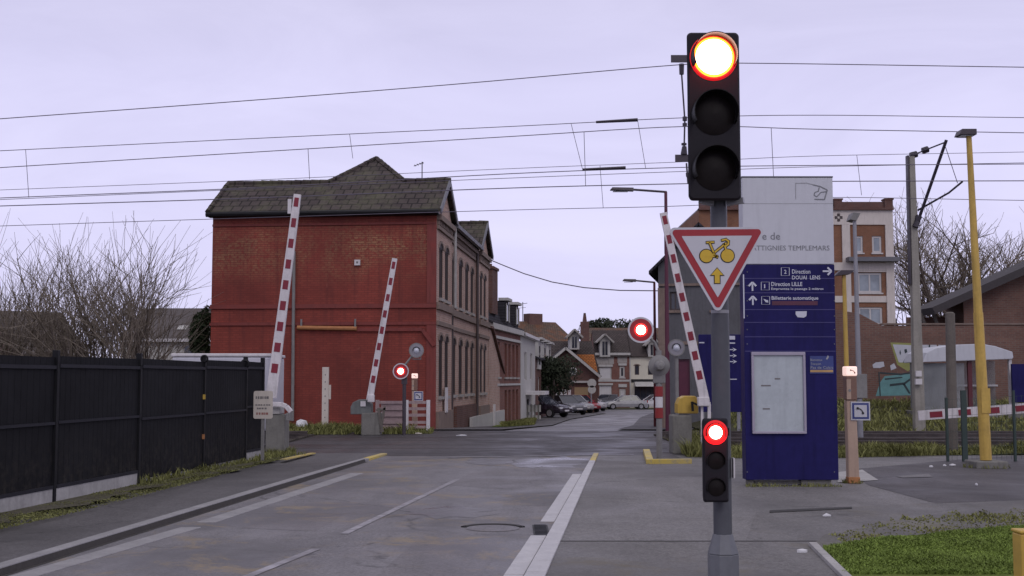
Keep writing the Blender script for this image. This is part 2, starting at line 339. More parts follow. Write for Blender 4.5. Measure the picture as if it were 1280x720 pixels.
mt['tyre'] = M('tyre_rubber', (0.015, 0.015, 0.016), 0.85, 0.2, 5)
mt['rim'] = M('alloy_rim', (0.35, 0.35, 0.37), 0.4, 0.1, 5, metal=0.5)
mt['lampwhite'] = M('headlamp_glass', (0.55, 0.55, 0.58), 0.15)
mt['lampred'] = M('tail_lamp_glass', (0.3, 0.02, 0.02), 0.2)
mt['vanwhite'] = M('white_van_panel', (0.5, 0.5, 0.55), 0.45, 0.07, 1.2, grime=0.2)
mt['wood'] = M('weathered_wood', (0.13, 0.115, 0.1), 0.9, 0.3, 3, bmp=0.3, grime=0.4)
mt['greenpost'] = M('dark_green_post', (0.03, 0.05, 0.045), 0.5, 0.2, 3)
mt['shelterglass'] = CLEAR('scratched_shelter_glass', (0.36, 0.38, 0.39), 0.4)
mt['shelterwall'] = M('shelter_grey_panel', (0.24, 0.235, 0.225), 0.7, 0.15, 2, grime=0.4)
mt['graffwhite'] = M('graffiti_white', (0.45, 0.46, 0.5), 0.7, 0.15, 3)
mt['graffteal'] = M('graffiti_teal', (0.12, 0.26, 0.26), 0.7, 0.25, 3)
mt['graffyel'] = M('graffiti_lime', (0.26, 0.27, 0.09), 0.7, 0.25, 4)
mt['graffdark'] = M('graffiti_outline', (0.03, 0.045, 0.05), 0.7, 0.2, 4)
mt['litter'] = M('white_litter', (0.6, 0.6, 0.62), 0.6, 0.1, 9)
mt['pink'] = M('faded_white_timber', (0.36, 0.27, 0.27), 0.8, 0.2, 4, grime=0.4)

# ------------------------------------------------------------------ mesh builder
def wmat(o):
    m = Matrix.Identity(4)
    while o is not None:
        m = (Matrix.Translation(o.location) @ o.rotation_euler.to_matrix().to_4x4()) @ m; o = o.parent
    return m
class MB:
    def __init__(s): s.v = []; s.f = []; s.m = []
    def add(s, vs, fs, mi=0):
        n = len(s.v); s.v += [tuple(v) for v in vs]
        for f in fs: s.f.append(tuple(i + n for i in f)); s.m.append(mi)
        return s
    def poly(s, pts, mi=0): return s.add(pts, [tuple(range(len(pts)))], mi)
    def hexa(s, b, t, mi=0):
        n = len(b)
        fs = [tuple(range(n))[::-1], tuple(range(n, 2 * n))] + [(i, (i + 1) % n, n + (i + 1) % n, n + i) for i in range(n)]
        return s.add(list(b) + list(t), fs, mi)
    def prism(s, pts, vec, mi=0):
        vec = Vector(vec); pts = [Vector(p) for p in pts]
        return s.hexa(pts, [p + vec for p in pts], mi)
    def box(s, x0, x1, y0, y1, z0, z1, mi=0):
        return s.hexa([(x0, y0, z0), (x1, y0, z0), (x1, y1, z0), (x0, y1, z0)], [(x0, y0, z1), (x1, y0, z1), (x1, y1, z1), (x0, y1, z1)], mi)
    def cbox(s, c, sx, sy, sz, rz=0, mi=0):
        c = Vector(c); a = Vector((math.cos(rz), math.sin(rz), 0)) * sx / 2; b = Vector((-math.sin(rz), math.cos(rz), 0)) * sy / 2; h = Vector((0, 0, sz / 2))
        q = [c - a - b - h, c + a - b - h, c + a + b - h, c - a + b - h]
        return s.hexa(q, [p + 2 * h for p in q], mi)
    def beam(s, p0, p1, w, h, side=None, w1=None, mi=0):     # w across 'side', h across the third axis
        p0 = Vector(p0); p1 = Vector(p1); d = (p1 - p0).normalized(); w1 = w if w1 is None else w1
        sd = Vector(side) if side else (d.cross(Vector((0, 0, 1))) if abs(d.z) < 0.95 else Vector((1, 0, 0)))
        sd = (sd - d * sd.dot(d)).normalized(); u = d.cross(sd)
        q = lambda p, ww: [p - sd * ww / 2 - u * h / 2, p + sd * ww / 2 - u * h / 2, p + sd * ww / 2 + u * h / 2, p - sd * ww / 2 + u * h / 2]
        return s.hexa(q(p0, w), q(p1, w1), mi)
    def tube(s, pts, r, seg=8, mi=0, cap=True):
        pts = [Vector(p) for p in pts]; k = len(pts); rs = r if isinstance(r, (list, tuple)) else [r] * k
        vs = []; prev = None
        for i, p in enumerate(pts):
            d = (pts[min(i + 1, k - 1)] - pts[max(i - 1, 0)]).normalized()
            if prev is None: a = d.orthogonal().normalized()
            else: a = (prev - d * prev.dot(d)); a = a.normalized() if a.length > 1e-6 else d.orthogonal().normalized()
            prev = a; b = d.cross(a)
            for j in range(seg):
                t = 2 * math.pi * j / seg; vs.append(p + (a * math.cos(t) + b * math.sin(t)) * rs[i])
        fs = [(i * seg + j, i * seg + (j + 1) % seg, (i + 1) * seg + (j + 1) % seg, (i + 1) * seg + j) for i in range(k - 1) for j in range(seg)]
        if cap: fs += [tuple(range(seg))[::-1], tuple(range((k - 1) * seg, k * seg))]
        return s.add(vs, fs, mi)
    def lathe(s, c, axis, prof, seg=24, mis=None, arc=(0, 2 * math.pi), up=(0, 0, 1)):   # prof: (radius, height along axis)
        c = Vector(c); ax = Vector(axis).normalized(); a = Vector(up) - ax * Vector(up).dot(ax)
        a = a.normalized() if a.length > 1e-4 else ax.orthogonal().normalized(); b = ax.cross(a)
        full = abs(arc[1] - arc[0] - 2 * math.pi) < 1e-6; n = seg if full else seg + 1
        vs = []
        for (r, h) in prof:
            for j in range(n):
                t = arc[0] + (arc[1] - arc[0]) * j / seg; vs.append(c + ax * h + (a * math.cos(t) + b * math.sin(t)) * r)
        for i in range(len(prof) - 1):
            fs = []
            for j in range(seg):
                j2 = (j + 1) % n; fs.append((i * n + j, i * n + j2, (i + 1) * n + j2, (i + 1) * n + j))
            k = len(s.v) if i == 0 else k0
            if i == 0: k0 = len(s.v); s.v += [tuple(v) for v in vs]
            for f in fs: s.f.append(tuple(q + k0 for q in f)); s.m.append(mis[i] if mis else 0)
        return s
    def text(s, body, p, h, width=None, mi=0, off=0.0, right=(1, 0, 0), up=(0, 0, 1)):
        cu = bpy.data.curves.new('t', 'FONT'); cu.body = body; cu.size = 1; cu.resolution_u = 2; cu.offset = off
        ob = bpy.data.objects.new('t', cu); col.objects.link(ob); bpy.context.view_layer.update()
        me = bpy.data.meshes.new_from_object(ob.evaluated_get(bpy.context.evaluated_depsgraph_get()))
        vs = [v.co.copy() for v in me.vertices]
        if not vs: return s
        x0 = min(v.x for v in vs); x1 = max(v.x for v in vs)
        kx = (width / (x1 - x0)) if width else h / 0.72; kz = h / 0.72
        p = Vector(p); r = Vector(right); u = Vector(up)
        s.add([p + r * (v.x - x0) * kx + u * v.y * kz for v in vs], [tuple(q.vertices) for q in me.polygons], mi)
        bpy.data.objects.remove(ob); bpy.data.curves.remove(cu); bpy.data.meshes.remove(me); return s
    def build(s, name, mats, parent=None, world=False, bev=0, smooth=False):
        me = bpy.data.meshes.new(name)
        vs = s.v
        if world and parent is not None:
            inv = wmat(parent).inverted(); vs = [tuple(inv @ Vector(v)) for v in vs]
        me.from_pydata(vs, [], s.f)
        for m_ in (mats if isinstance(mats, (list, tuple)) else [mats]): me.materials.append(mt[m_])
        me.polygons.foreach_set('material_index', s.m)
        if smooth:
            me.polygons.foreach_set('use_smooth', [True] * len(me.polygons))
        me.update()
        o = bpy.data.objects.new(name, me); col.objects.link(o); o.parent = parent
        if smooth and smooth is not True: 
            me.set_sharp_from_angle(angle=R(smooth))
        if bev:
            b = o.modifiers.new('bevel', 'BEVEL'); b.width = bev; b.segments = 2; b.limit_method = 'ANGLE'; b.angle_limit = R(50)
        return o
def tag(o, label=None, cat=None, group=None, kind=None):
    if label: o['label'] = label
    if cat: o['category'] = cat
    if group: o['group'] = group
    if kind: o['kind'] = kind
    return o
def thing(name, label, cat, loc=(0, 0, 0), rz=0.0, group=None):
    o = bpy.data.objects.new(name, None); col.objects.link(o); o.empty_display_size = 0.2
    o.location = loc; o.rotation_euler = (0, 0, rz); return tag(o, label, cat, group)
def dup(root, loc, rz=None, label=None):
    def cp(o, par):
        c = o.copy(); col.objects.link(c); c.parent = par
        for ch in list(o.children): cp(ch, c)
        return c
    r = cp(root, None); r.location = loc
    if rz is not None: r.rotation_euler = (0, 0, rz)
    if label: r['label'] = label
    return r
def struct(o): o['kind'] = 'structure'; return o

# ------------------------------------------------------------------ setting: ground, road, pavements, rails
BR = [38, 60, 125]
def sheet(name, left, right, zo, mat, terrain=True):     # strip between two edges given as (x, y) lists sharing y-parameter
    ys = sorted(set([p[1] for p in left] + [p[1] for p in right] + [b for b in BR if left[0][1] < b < left[-1][1]]))
    def ev(L, y):
        for a, b in zip(L, L[1:]):
            if a[1] <= y <= b[1]: return a[0] + (b[0] - a[0]) * (y - a[1]) / max(1e-6, b[1] - a[1])
        return L[0][0] if y < L[0][1] else L[-1][0]
    mb = MB()
    for a, b in zip(ys, ys[1:]):
        za, zb = (zt(a) + zo, zt(b) + zo)
        mb.poly([(ev(left, a), a, za), (ev(right, a), a, za), (ev(right, b), b, zb), (ev(left, b), b, zb)])
    return struct(mb.build(name, mat))
sheet('ground', [(-1500, -60), (-1500, 3000)], [(1500, -60), (1500, 3000)], -0.012, 'soil')
def ln(p, q, y): return (p.x + (q.x - p.x) * (y - p.y) / (q.y - p.y), y)
KL0, KL1 = G(0, 721), G(440, 583)          # road edge at the left kerb
KR0, KR1 = G(656, 720), G(735, 580)        # gutter / kerb split at the right
KX0, KX1 = G(683, 720), G(747, 571)        # outer side of right kerb
KG0, KG1 = G(630, 720), G(718, 590)        # inner side of gutter
YE = G(466, 569).y                          # where the kerbs end
YC = G(745, 570).y
sheet('road', [ln(KL0, KL1, -8), ln(KL0, KL1, YC)], [ln(KX0, KX1, -8), ln(KX0, KX1, YC)], 0.004, 'road')
# left pavement: raised slab between kerb and fence
FA, FB = G(65, 627, 0.1), G(305, 577, 0.1)
fd = (FB - FA).normalized()
def fence_at(y): t = (y - FA.y) / fd.y; return FA + fd * t
mb = MB()
kl = lambda y: Vector((*ln(KL0, KL1, y), 0))
kout = 0.15
mb.hexa([(kl(-8).x - kout, -8, -0.1), (kl(YE).x - kout, YE, -0.1), (fence_at(YE).x - 3, YE, -0.1), (fence_at(-8).x - 3, -8, -0.1)],
        [(kl(-8).x - kout, -8, 0.068), (kl(YE).x - kout, YE, 0.04), (fence_at(YE).x - 3, YE, 0.06), (fence_at(-8).x - 3, -8, 0.098)])
struct(mb.build('left_pavement', 'path'))
mb = MB(); y = -8.0; k = 0
while y < YE - 0.05:
    y2 = min(y + 1.0, YE); a, b = kl(y + 0.006), kl(y2 - 0.006)
    last = y2 > YE - 1.6
    h0 = 0.075 - (0.03 * max(0, (y - (YE - 6)) / 6)); h1 = 0.075 - (0.03 * max(0, (y2 - (YE - 6)) / 6))
    mb.hexa([(a.x - 0.15, a.y, -0.1), (a.x, a.y, -0.1), (b.x, b.y, -0.1), (b.x - 0.15, b.y, -0.1)],
            [(a.x - 0.145, a.y, h0), (a.x - 0.012, a.y, h0), (b.x - 0.012, b.y, h1), (b.x - 0.145, b.y, h1)], 1 if last else 0)
    y = y2; k += 1
struct(mb.build('kerb_left', ['kerb', 'yellow'], bev=0.008))
mb = MB(); y = -8.0
while y < YE - 2.2:
    y2 = y + 3.0; y2 = min(y2, YE - 2.2); a, b = kl(y), kl(y2)
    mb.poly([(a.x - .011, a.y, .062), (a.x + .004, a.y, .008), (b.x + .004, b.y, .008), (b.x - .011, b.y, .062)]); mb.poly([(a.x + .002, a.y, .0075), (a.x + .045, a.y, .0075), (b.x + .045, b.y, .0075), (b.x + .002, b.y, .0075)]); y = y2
struct(mb.build('kerb_face', 'kerbdark'))  # dark sheet over the kerb face and the road edge below it
mb = MB()
for (p, q) in [((0, 726), (229, 660)), ((247, 654), (440, 592))]:        # pale gutter strips in front of the left kerb
    a, b = G(*p), G(*q); L = (b - a).length; n = max(1, int(L / 0.9)); d = (b - a) / n
    for i in range(n):
        c0 = a + d * (i + 0.01); c1 = a + d * (i + 0.99)
        mb.hexa([(c0.x + 0.0, c0.y, -0.02), (c0.x + 0.2, c0.y, -0.02), (c1.x + 0.2, c1.y, -0.02), (c1.x + 0.0, c1.y, -0.02)],
                [(c0.x - 0.02, c0.y, 0.012), (c0.x + 0.2, c0.y, 0.012), (c1.x + 0.2, c1.y, 0.012), (c1.x - 0.02, c1.y, 0.012)])
struct(mb.build('gutter_left', 'kerb', bev=0.004))
# right kerb: inner gutter slabs, outer kerb slabs
mb = MB(); mk = MB(); y = -8.0
yg_end = G(718, 590).y; gy0, gy1 = G(690, 669).y, G(690, 658).y
while y < YC:
    y2 = y + 0.62; a0 = Vector((*ln(KG0, KG1, y + 0.008), 0)); a1 = Vector((*ln(KR0, KR1, y + 0.008), 0))
    b0 = Vector((*ln(KG0, KG1, y2 - 0.008), 0)); b1 = Vector((*ln(KR0, KR1, y2 - 0.008), 0))
    c0 = Vector((*ln(KX0, KX1, y + 0.008), 0)); c1 = Vector((*ln(KX0, KX1, y2 - 0.008), 0))
    zj = random.uniform(-0.003, 0.003)
    if y2 < yg_end and not (y2 > gy0 and y < gy1):
        mb.hexa([(a0.x, a0.y, -0.05), (a1.x - 0.008, a1.y, -0.05), (b1.x - 0.008, b1.y, -0.05), (b0.x, b0.y, -0.05)],
                [(a0.x, a0.y, 0.014 + zj), (a1.x - 0.008, a1.y, 0.014 + zj), (b1.x - 0.008, b1.y, 0.014 + zj), (b0.x, b0.y, 0.014 + zj)])
    last = y2 > YC - 1.9
    mk.hexa([(a1.x + 0.008, a1.y, -0.05), (c0.x, c0.y, -0.05), (c1.x, c1.y, -0.05), (b1.x + 0.008, b1.y, -0.05)],
            [(a1.x + 0.008, a1.y, 0.035 + zj), (c0.x, c0.y, 0.035 + zj), (c1.x, c1.y, 0.035 + zj), (b1.x + 0.008, b1.y, 0.035 + zj)], 1 if last else 0)
    y = y2
struct(mb.build('gutter_right', 'slab', bev=0.004)); struct(mk.build('kerb_right', ['slab', 'yellow'], bev=0.005))
# drain grate and manhole
g = thing('drain_grate', 'dark cast iron drain grate set in the pale gutter slabs', 'drain', G(690, 664))
p0 = ln(KG0, KG1, gy0 - 0.1); p1 = ln(KR0, KR1, gy0 - 0.1); gw = p1[0] - p0[0]
mb = MB(); gl = gy1 - gy0 + 0.2; gx = p0[0] + 0.03 - g.location.x; gyy = gy0 - 0.1 - g.location.y
mb.box(gx, gx + gw, gyy, gyy + gl, 0.0, 0.006); mb.build('pit', 'rubber', g)
mb = MB()
for i in range(9): mb.box(gx + 0.02, gx + gw - 0.02, gyy + gl * (i + 0.15) / 9, gyy + gl * (i + 0.55) / 9, 0.006, 0.016)
mb.build('grating', 'fencemetal', g)
m = thing('manhole_cover', 'round dark manhole cover with a worn rim in the road', 'manhole cover', G(616, 661))
MB().lathe((0, 0, 0.006), (0, 0, 1), [(0.0, 0.003), (0.29, 0.003), (0.29, 0.0)], 28).build('lid', 'dark2', m)
MB().lathe((0, 0, 0.005), (0, 0, 1), [(0.30, 0.0), (0.30, 0.012), (0.36, 0.012), (0.36, 0.0)], 28, arc=(R(-75), R(75)), up=(0, 1, 0)).build('rim', 'joint', m)
# right pavement and its patches
yR = G(820, 577).y
sheet('right_pavement', [ln(KX0, KX1, -8), ln(KX0, KX1, YC), ln(KX0, KX1, yR)], [(24, -8), (24, yR)], 0.012, 'rpath')
p = G(892, 679)
sheet('near_pavement', [ln(KX0, KX1, -8), ln(KX0, KX1, G(700, 679).y)], [(3.4, -8), (3.4, G(700, 679).y)], 0.016, 'rpath2')
MB().box(ln(KX0, KX1, p.y)[0], 3.4, p.y, p.y + 0.05, 0.0, 0.019).build('pavement_seam', 'joint')['kind'] = 'structure'
mb = MB(); mb.poly([G(945, 640, .0145), G(1170, 628, .0145), G(1320, 622, .0145), G(1320, 668, .0145), G(1120, 672, .0145), G(1000, 677, .0145), G(932, 677, .0145)])
struct(mb.build('worn_path', 'rpath2'))
mb = MB(); mb.poly([G(1085, 606, .016), G(1170, 629, .016), G(1420, 620, .016), G(1420, 560, .016), G(1215, 573, .016), G(1060, 587, .016)])
struct(mb.build('side_road', 'dark'))
vp = []; rr = random.Random(12)
for (a_, b_) in (((1012, 678), (1060, 662)), ((1060, 662), (1130, 648)), ((1130, 648), (1230, 640)), ((1230, 640), (1340, 634))):
    for k in range(9): t_ = k / 9; vp.append(G(a_[0] + (b_[0] - a_[0]) * t_, a_[1] + (b_[1] - a_[1]) * t_ + rr.uniform(-4, 4), .02))
mb = MB(); vp = vp; mb.poly(vp + [G(1340, 676, .02), G(1150, 684, .02), G(1040, 694, .02), G(1022, 690, .02)])
struct(mb.build('verge', 'vergemix'))
mb = MB(); mb.prism([G(962, 639, .012), G(1065, 634.5, .012), G(1065, 636.5, .012), G(962, 641.5, .012)], (0, 0, 0.012)); struct(mb.build('pavement_joint', 'joint'))
mb = MB(); mb.poly([G(1047, 590, .024), G(1078, 587, .024), G(1098, 600, .024), G(1047, 603, .024)]); struct(mb.build('concrete_pad', 'concpale'))
mb = MB(); mb.poly([G(1120, 595, .024), G(1160, 592, .024), G(1166, 596, .024), G(1128, 597, .024)]); struct(mb.build('asphalt_patch', 'rpath'))
lawn = [G(1030, 690), G(1110, 676), G(1200, 667), G(1340, 660), G(1340, 730), G(1340, 900), G(1180, 1000), G(1125, 790), G(1056, 722)]
struct(MB().poly([(q.x, q.y, 0.026) for q in lawn]).build('lawn_ground', 'lawn'))
e = MB(); a, b = G(1011, 684), G(1052, 726); b2 = a + (b - a) * 1.6
e.prism([(a.x, a.y, -.05), (a.x + 0.075, a.y - 0.02, -.05), (b2.x + .075, b2.y, -.05), (b2.x, b2.y, -.05)], (0, 0, 0.10)); tag(e.build('edging_strip', 'concpale', bev=0.006), kind='structure')
# crossing surface, rails
xl, xr = G(352, 566).x, G(868, 566).x
sheet('crossing_surface', [(xl, YE - 0.35), (xl - 0.9, 30), (X(425, 38) , 38.3)], [(xr, YE - 0.35), (xr, 30), (X(822, 38.3), 38.3)], 0.008, 'cross')
TY = [29.0, 32.8]
mb = MB()
for x0, x1 in ((-90, xl - 0.6), (xr + 0.05, 90)): mb.box(x0, x1, TY[0] - 1.9, TY[1] + 1.9, -0.1, 0.05)
struct(mb.build('ballast', 'ballast'))
for ty in TY:
    for s_ in (-0.7175, 0.7175):
        yv = ty + s_
        mb = MB()
        for x0, x1 in ((-90, xl - 0.6), (xr + 0.05, 90)):
            mb.box(x0, x1, yv - 0.07, yv + 0.07, 0.05, 0.07); mb.box(x0, x1, yv - 0.012, yv + 0.012, 0.07, 0.15); mb.box(x0, x1, yv - 0.035, yv + 0.035, 0.15, 0.19)
        mb.box(xl - 0.6, xr + 0.05, yv - 0.035, yv + 0.035, 0.0, 0.013)
        mb.box(xl - 0.6, xr + 0.05, yv + 0.036, yv + 0.10, 0.0, 0.0105, 1)
        o = mb.build('rail', ['rail', 'rubber']); struct(o)
mb = MB()
for ty in TY:
    for (a, b) in ((-26, xl - 0.8), (xr + 0.2, 30)):
        x = a
        while x < b: mb.box(x, x + 0.26, ty - 1.25, ty + 1.25, 0.0, 0.075); x += 0.6
struct(mb.build('sleepers', 'conc'))
# street beyond
fl = [GT(628, 546), GT(665, 535), GT(712, 525), GT(758, 517)]
fr = [GT(768, 545), GT(800, 523), GT(815, 517)]
FLl = [(X(628, 38.2), 38.2)] + [(q.x, q.y) for q in fl if q.y > 38.5]
FRl = [(X(771, 38.2), 38.2)] + [(q.x, q.y) for q in fr if q.y > 38.5]
sheet('street', FLl, FRl, 0.004, 'farroad')
yT = FLl[-1][1]
sheet('cross_street', [(-25, yT), (-25, yT + 26)], [(40, yT), (40, yT + 26)], 0.006, 'farroad')
# footways either side of the street
sheet('left_footway', [(X(520, 38.2), 38.2), (-3.3, 39), (-1.0, 60), (2.4, yT)], [(a, b) for a, b in FLl], 0.05, 'path')
sheet('right_footway', [(a, b) for a, b in FRl], [(X(866, 38.2), 38.2), (15, yT)], 0.05, 'dark')
sheet('street_verge', [(X(614, 47), 47), (X(622, 60), 60), (X(640, 72), 72)], [(X(632, 47), 47), (X(668, 60), 60), (X(670, 72), 72)], 0.07, 'lawn')
# patched repairs in the asphalt
for pts, z_ in (([(560, 606), (600, 585), (688, 586), (690, 603), (640, 612)], .0055), ([(300, 660), (352, 640), (430, 642), (395, 664)], .0056), ([(470, 720), (520, 676), (600, 674), (615, 700), (590, 735), (500, 740)], .0054)):
    struct(MB().poly([G(a_, b_, z_) for a_, b_ in pts]).build('repair_patch', 'dark2'))
dp = ASPHALT('damp_asphalt', (0.15, 0.142, 0.15), 0.75, 0.3, crack=False); dp.node_tree.nodes['Principled BSDF'].inputs['Specular IOR Level'].default_value = 0.6; mt['damp'] = dp
rr = random.Random(4)
for (cx_, cy_, ax_, ay_) in ((688, 578, 52, 8.5), (612, 577, 34, 5), (560, 640, 60, 9)):
    struct(MB().poly([G(cx_ + ax_ * math.cos(t * .314) * rr.uniform(.6, 1.1), cy_ + ay_ * math.sin(t * .314) * rr.uniform(.6, 1.1), .0065) for t in range(20)]).build('damp_patch', 'damp'))
# painted lines
def stripe(p, q, w, mat, name, z=0.009):
    a, b = G(*p, z), G(*q, z); d = (b - a).normalized(); n = Vector((-d.y, d.x, 0)) * w / 2
    return struct(MB().poly([a - n, b - n, b + n, a + n]).build(name, mat))
stripe((430, 667), (572, 599), 0.09, 'whiteline', 'lane_marking')
stripe((300, 724), (395, 686), 0.09, 'whiteline', 'lane_marking')
stripe((560, 571.5), (792, 568), 0.14, 'whiteline', 'stop_line', 0.016)
stripe((650, 584), (672, 583.5), 0.12, 'whiteline', 'stop_line')
a, b = G(350, 575, .1), G(388, 567, .07)
struct(MB().prism([a, a + Vector((.12, -.03, 0)), b + Vector((.12, -.03, 0)), b], (0, 0, .02)).build('yellow_edge', 'yellow'))
# kerbed corner with yellow paint round the right crossing post
c0, c1, c2 = G(808, 567), G(812, 580.5), G(864, 580)
mb = MB(); mb.beam((c0.x, c0.y, .05), (c1.x, c1.y - .06, .05), 0.14, 0.1); mb.beam((c1.x, c1.y, .05), (c2.x, c2.y, .05), 0.12, 0.1)
struct(mb.build('yellow_kerb', 'yellow', bev=0.01))
struct(MB().poly([(c0.x + .06, c0.y, .02), (c1.x + .06, c1.y + .05, .02), (c2.x, c2.y + .05, .02), (c2.x, c0.y, .02)]).build('island', 'dark'))
# grassy bank and platform beyond the tracks on the right
mb = MB(); nx, ny = 60, 10
x0, x1, y0, y1 = X(905, 36), 70, 35.0, 47.5
def bz(x, y): 
    t = (y - y0) / (y1 - y0); return -0.02 + 0.72 * min(1, max(0, (t - .08) / .62)) * min(1, (x - x0) / 2.5) + 0.06 * math.sin(x * 2.1 + y) * t
vs = [(x0 + (x1 - x0) * i / nx, y0 + (y1 - y0) * j / ny, bz(x0 + (x1 - x0) * i / nx, y0 + (y1 - y0) * j / ny)) for j in range(ny + 1) for i in range(nx + 1)]
mb.add(vs, [(j * (nx + 1) + i, j * (nx + 1) + i + 1, (j + 1) * (nx + 1) + i + 1, (j + 1) * (nx + 1) + i) for j in range(ny) for i in range(nx)])
struct(mb.build('embankment', 'bank', smooth=True))

# ------------------------------------------------------------------ grass
def inside(x, y, P):
    c = False; j = len(P) - 1
    for i in range(len(P)):
        if (P[i][1] > y) != (P[j][1] > y) and x < (P[j][0] - P[i][0]) * (y - P[i][1]) / (P[j][1] - P[i][1]) + P[i][0]: c = not c
        j = i
    return c
def grass(name, poly, n, h, mat, label, cat='grass', zf=lambda x, y: 0.02, w=0.012, lump=0.0, spread=0.5):
    P = [(q[0], q[1]) for q in poly]; xs = [q[0] for q in P]; ys = [q[1] for q in P]
    mb = MB(); rnd = random.Random(len(name) * 31 + n); k = 0; tries = 0
    while k < n and tries < n * 40:
        tries += 1
        x = rnd.uniform(min(xs), max(xs)); y = rnd.uniform(min(ys), max(ys))
        if not inside(x, y, P): continue
        if lump:
            v = math.sin(x * 2.3 + 1.7 * math.sin(y * 1.9)) * math.sin(y * 2.9 + 1.3 * math.sin(x * 3.1)) * .5 + .5
            if rnd.random() > (1 - lump) + lump * v: continue
            hh = h * (0.45 + 0.9 * v)
        else: hh = h
        k += 1; z = zf(x, y); hh *= rnd.uniform(0.5, 1.35); t = rnd.uniform(0, 6.28); ww = w * rnd.uniform(.6, 1.4)
        dx, dy = math.cos(t) * ww, math.sin(t) * ww; lx, ly = rnd.gauss(0, spread) * hh, rnd.gauss(0, spread) * hh
        mb.add([(x - dx, y - dy, z), (x + dx, y + dy, z), (x + dx * .6 + lx * .45, y + dy * .6 + ly * .45, z + hh * .65), (x - dx * .6 + lx * .45, y - dy * .6 + ly * .45, z + hh * .65), (x + lx, y + ly, z + hh)],
               [(0, 1, 2, 3), (3, 2, 4)])
    return tag(mb.build(name, mat), label, cat, kind='stuff')
grass('lawn_grass', lawn[:5] + [G(1340, 722), G(1056, 722)], 60000, 0.032, 'blade', 'bright green mown grass in the bottom right corner', lump=0.12)
fo = lambda y, d: fence_at(y) + Vector((d, 0, 0))
fz = lambda x, y: 0.095
grass('verge_moss', [(q[0], q[1]) for q in vp[4:]] + [G(1340, 668), G(1150, 674), G(1060, 684)], 2200, 0.02, 'weed', 'sparse mossy grass along the worn verge above the lawn', lump=.8)
grass('fence_moss', [fo(9, .05), fo(9, .75), fo(14, .85), fo(17.5, .7), fo(23.5, .45), fo(23.5, .02)], 14000, 0.014, 'moss', 'low moss and grass along the foot of the black fence', zf=fz, lump=.75)
grass('fence_weeds', [fo(17.4, .0), fo(17.4, .2), fo(20, .12), fo(23.6, .3), fo(24.6, .6), fo(24.6, -.2)], 900, 0.1, 'weed', 'taller weeds between fence posts and barrier pedestal', zf=fz, lump=.5)
grass('left_track_grass', [(X(250, 36), 35.1), (X(440, 36), 35.1), (X(448, 38), 38.3), (X(250, 38), 39.0)], 8000, 0.2, 'weed', 'rough grass between the tracks and the red wall', lump=.5, w=.02)
grass('gate_weeds', [(X(445, 35.5), 35.2), (X(540, 35.5), 35.6), (X(540, 36.5), 37.2), (X(445, 37), 37)], 1600, 0.2, 'weed', 'weeds under the pale slatted fence', lump=.6, w=.02)
grass('right_track_grass', [(X(1044, 24.4), 24.6), (X(1215, 24.8), 25.6), (X(1400, 26), 26.6), (X(1400, 27), 27.0), (X(905, 27), 27.0), (X(905, 25), 24.6)], 15000, 0.17, 'weed', 'rough grass strip between the side road and the rails', lump=.5, w=.016)
grass('bank_grass', [(x0 + .5, 35.6), (34, 35.6), (34, 46), (x0 + 1.5, 46)], 20000, 0.17, 'weed', 'patchy grass covering the bank beyond the rails', zf=lambda x, y: bz(x, y), lump=.6, w=.03)
grass('post_weeds', [(X(852, 25.6), 24.9), (X(884, 25), 24.9), (X(884, 27), 27.6), (X(848, 27), 27.6)], 1300, 0.3, 'weed', 'tall weeds in front of the right barrier pedestal', lump=.4, w=.016)
grass('verge_grass', [(X(629, 47), 47.2), (X(634, 50), 50), (X(668, 60), 60), (X(670, 72), 71), (X(640, 72), 71), (X(626, 58), 58)], 6000, 0.16, 'weed', 'grass verge beside the parked dark hatchback', zf=lambda x, y: zt(y) + .07, w=.025)

mb = MB(); rr = random.Random(9); yy_ = 8.0; L_a = []; L_b = []
while yy_ < 23.6:
    q = fence_at(yy_); L_a.append((q.x - .03, yy_, .1015)); L_b.append((q.x + rr.uniform(.35, .75) * (1 - .02 * (yy_ - 8)), yy_, .1015)); yy_ += .35
for i in range(len(L_a) - 1): mb.poly([L_a[i], L_b[i], L_b[i + 1], L_a[i + 1]])
struct(mb.build('mossy_strip', 'mossy'))
def ringpoly(x, y, a, b): return [(x + a * math.cos(t * .5236), y + b * math.sin(t * .5236)) for t in range(12)]
grass('totem_weeds', [(X(930, 18.1), 18.0), (X(1050, 18.1), 18.0), (X(1050, 18.1), 18.15), (X(930, 18.1), 18.15)], 260, 0.05, 'weed', 'thin weeds along the foot of the blue totem', zf=lambda x, y: .015, lump=.7, w=.006)
grass('phone_weeds', ringpoly(X(1063, 18.7), 18.7, .16, .16), 160, 0.06, 'weed', 'small weeds round the foot of the near phone post', zf=lambda x, y: .015, w=.006)
grass('plinth_weeds', ringpoly(X(1229, 22), 22.0, .42, .42), 260, 0.07, 'weed', 'small weeds round the plinth of the yellow lamp post', zf=lambda x, y: .015, w=.008)
grass('pedestal_weeds', [(X(328, 24.6), 24.35), (X(364, 24.6), 24.35), (X(364, 24.6), 25.3), (X(328, 24.6), 25.3)], 700, 0.12, 'weed', 'weeds round the near left barrier pedestal', zf=lambda x, y: .06, lump=.4, w=.01)
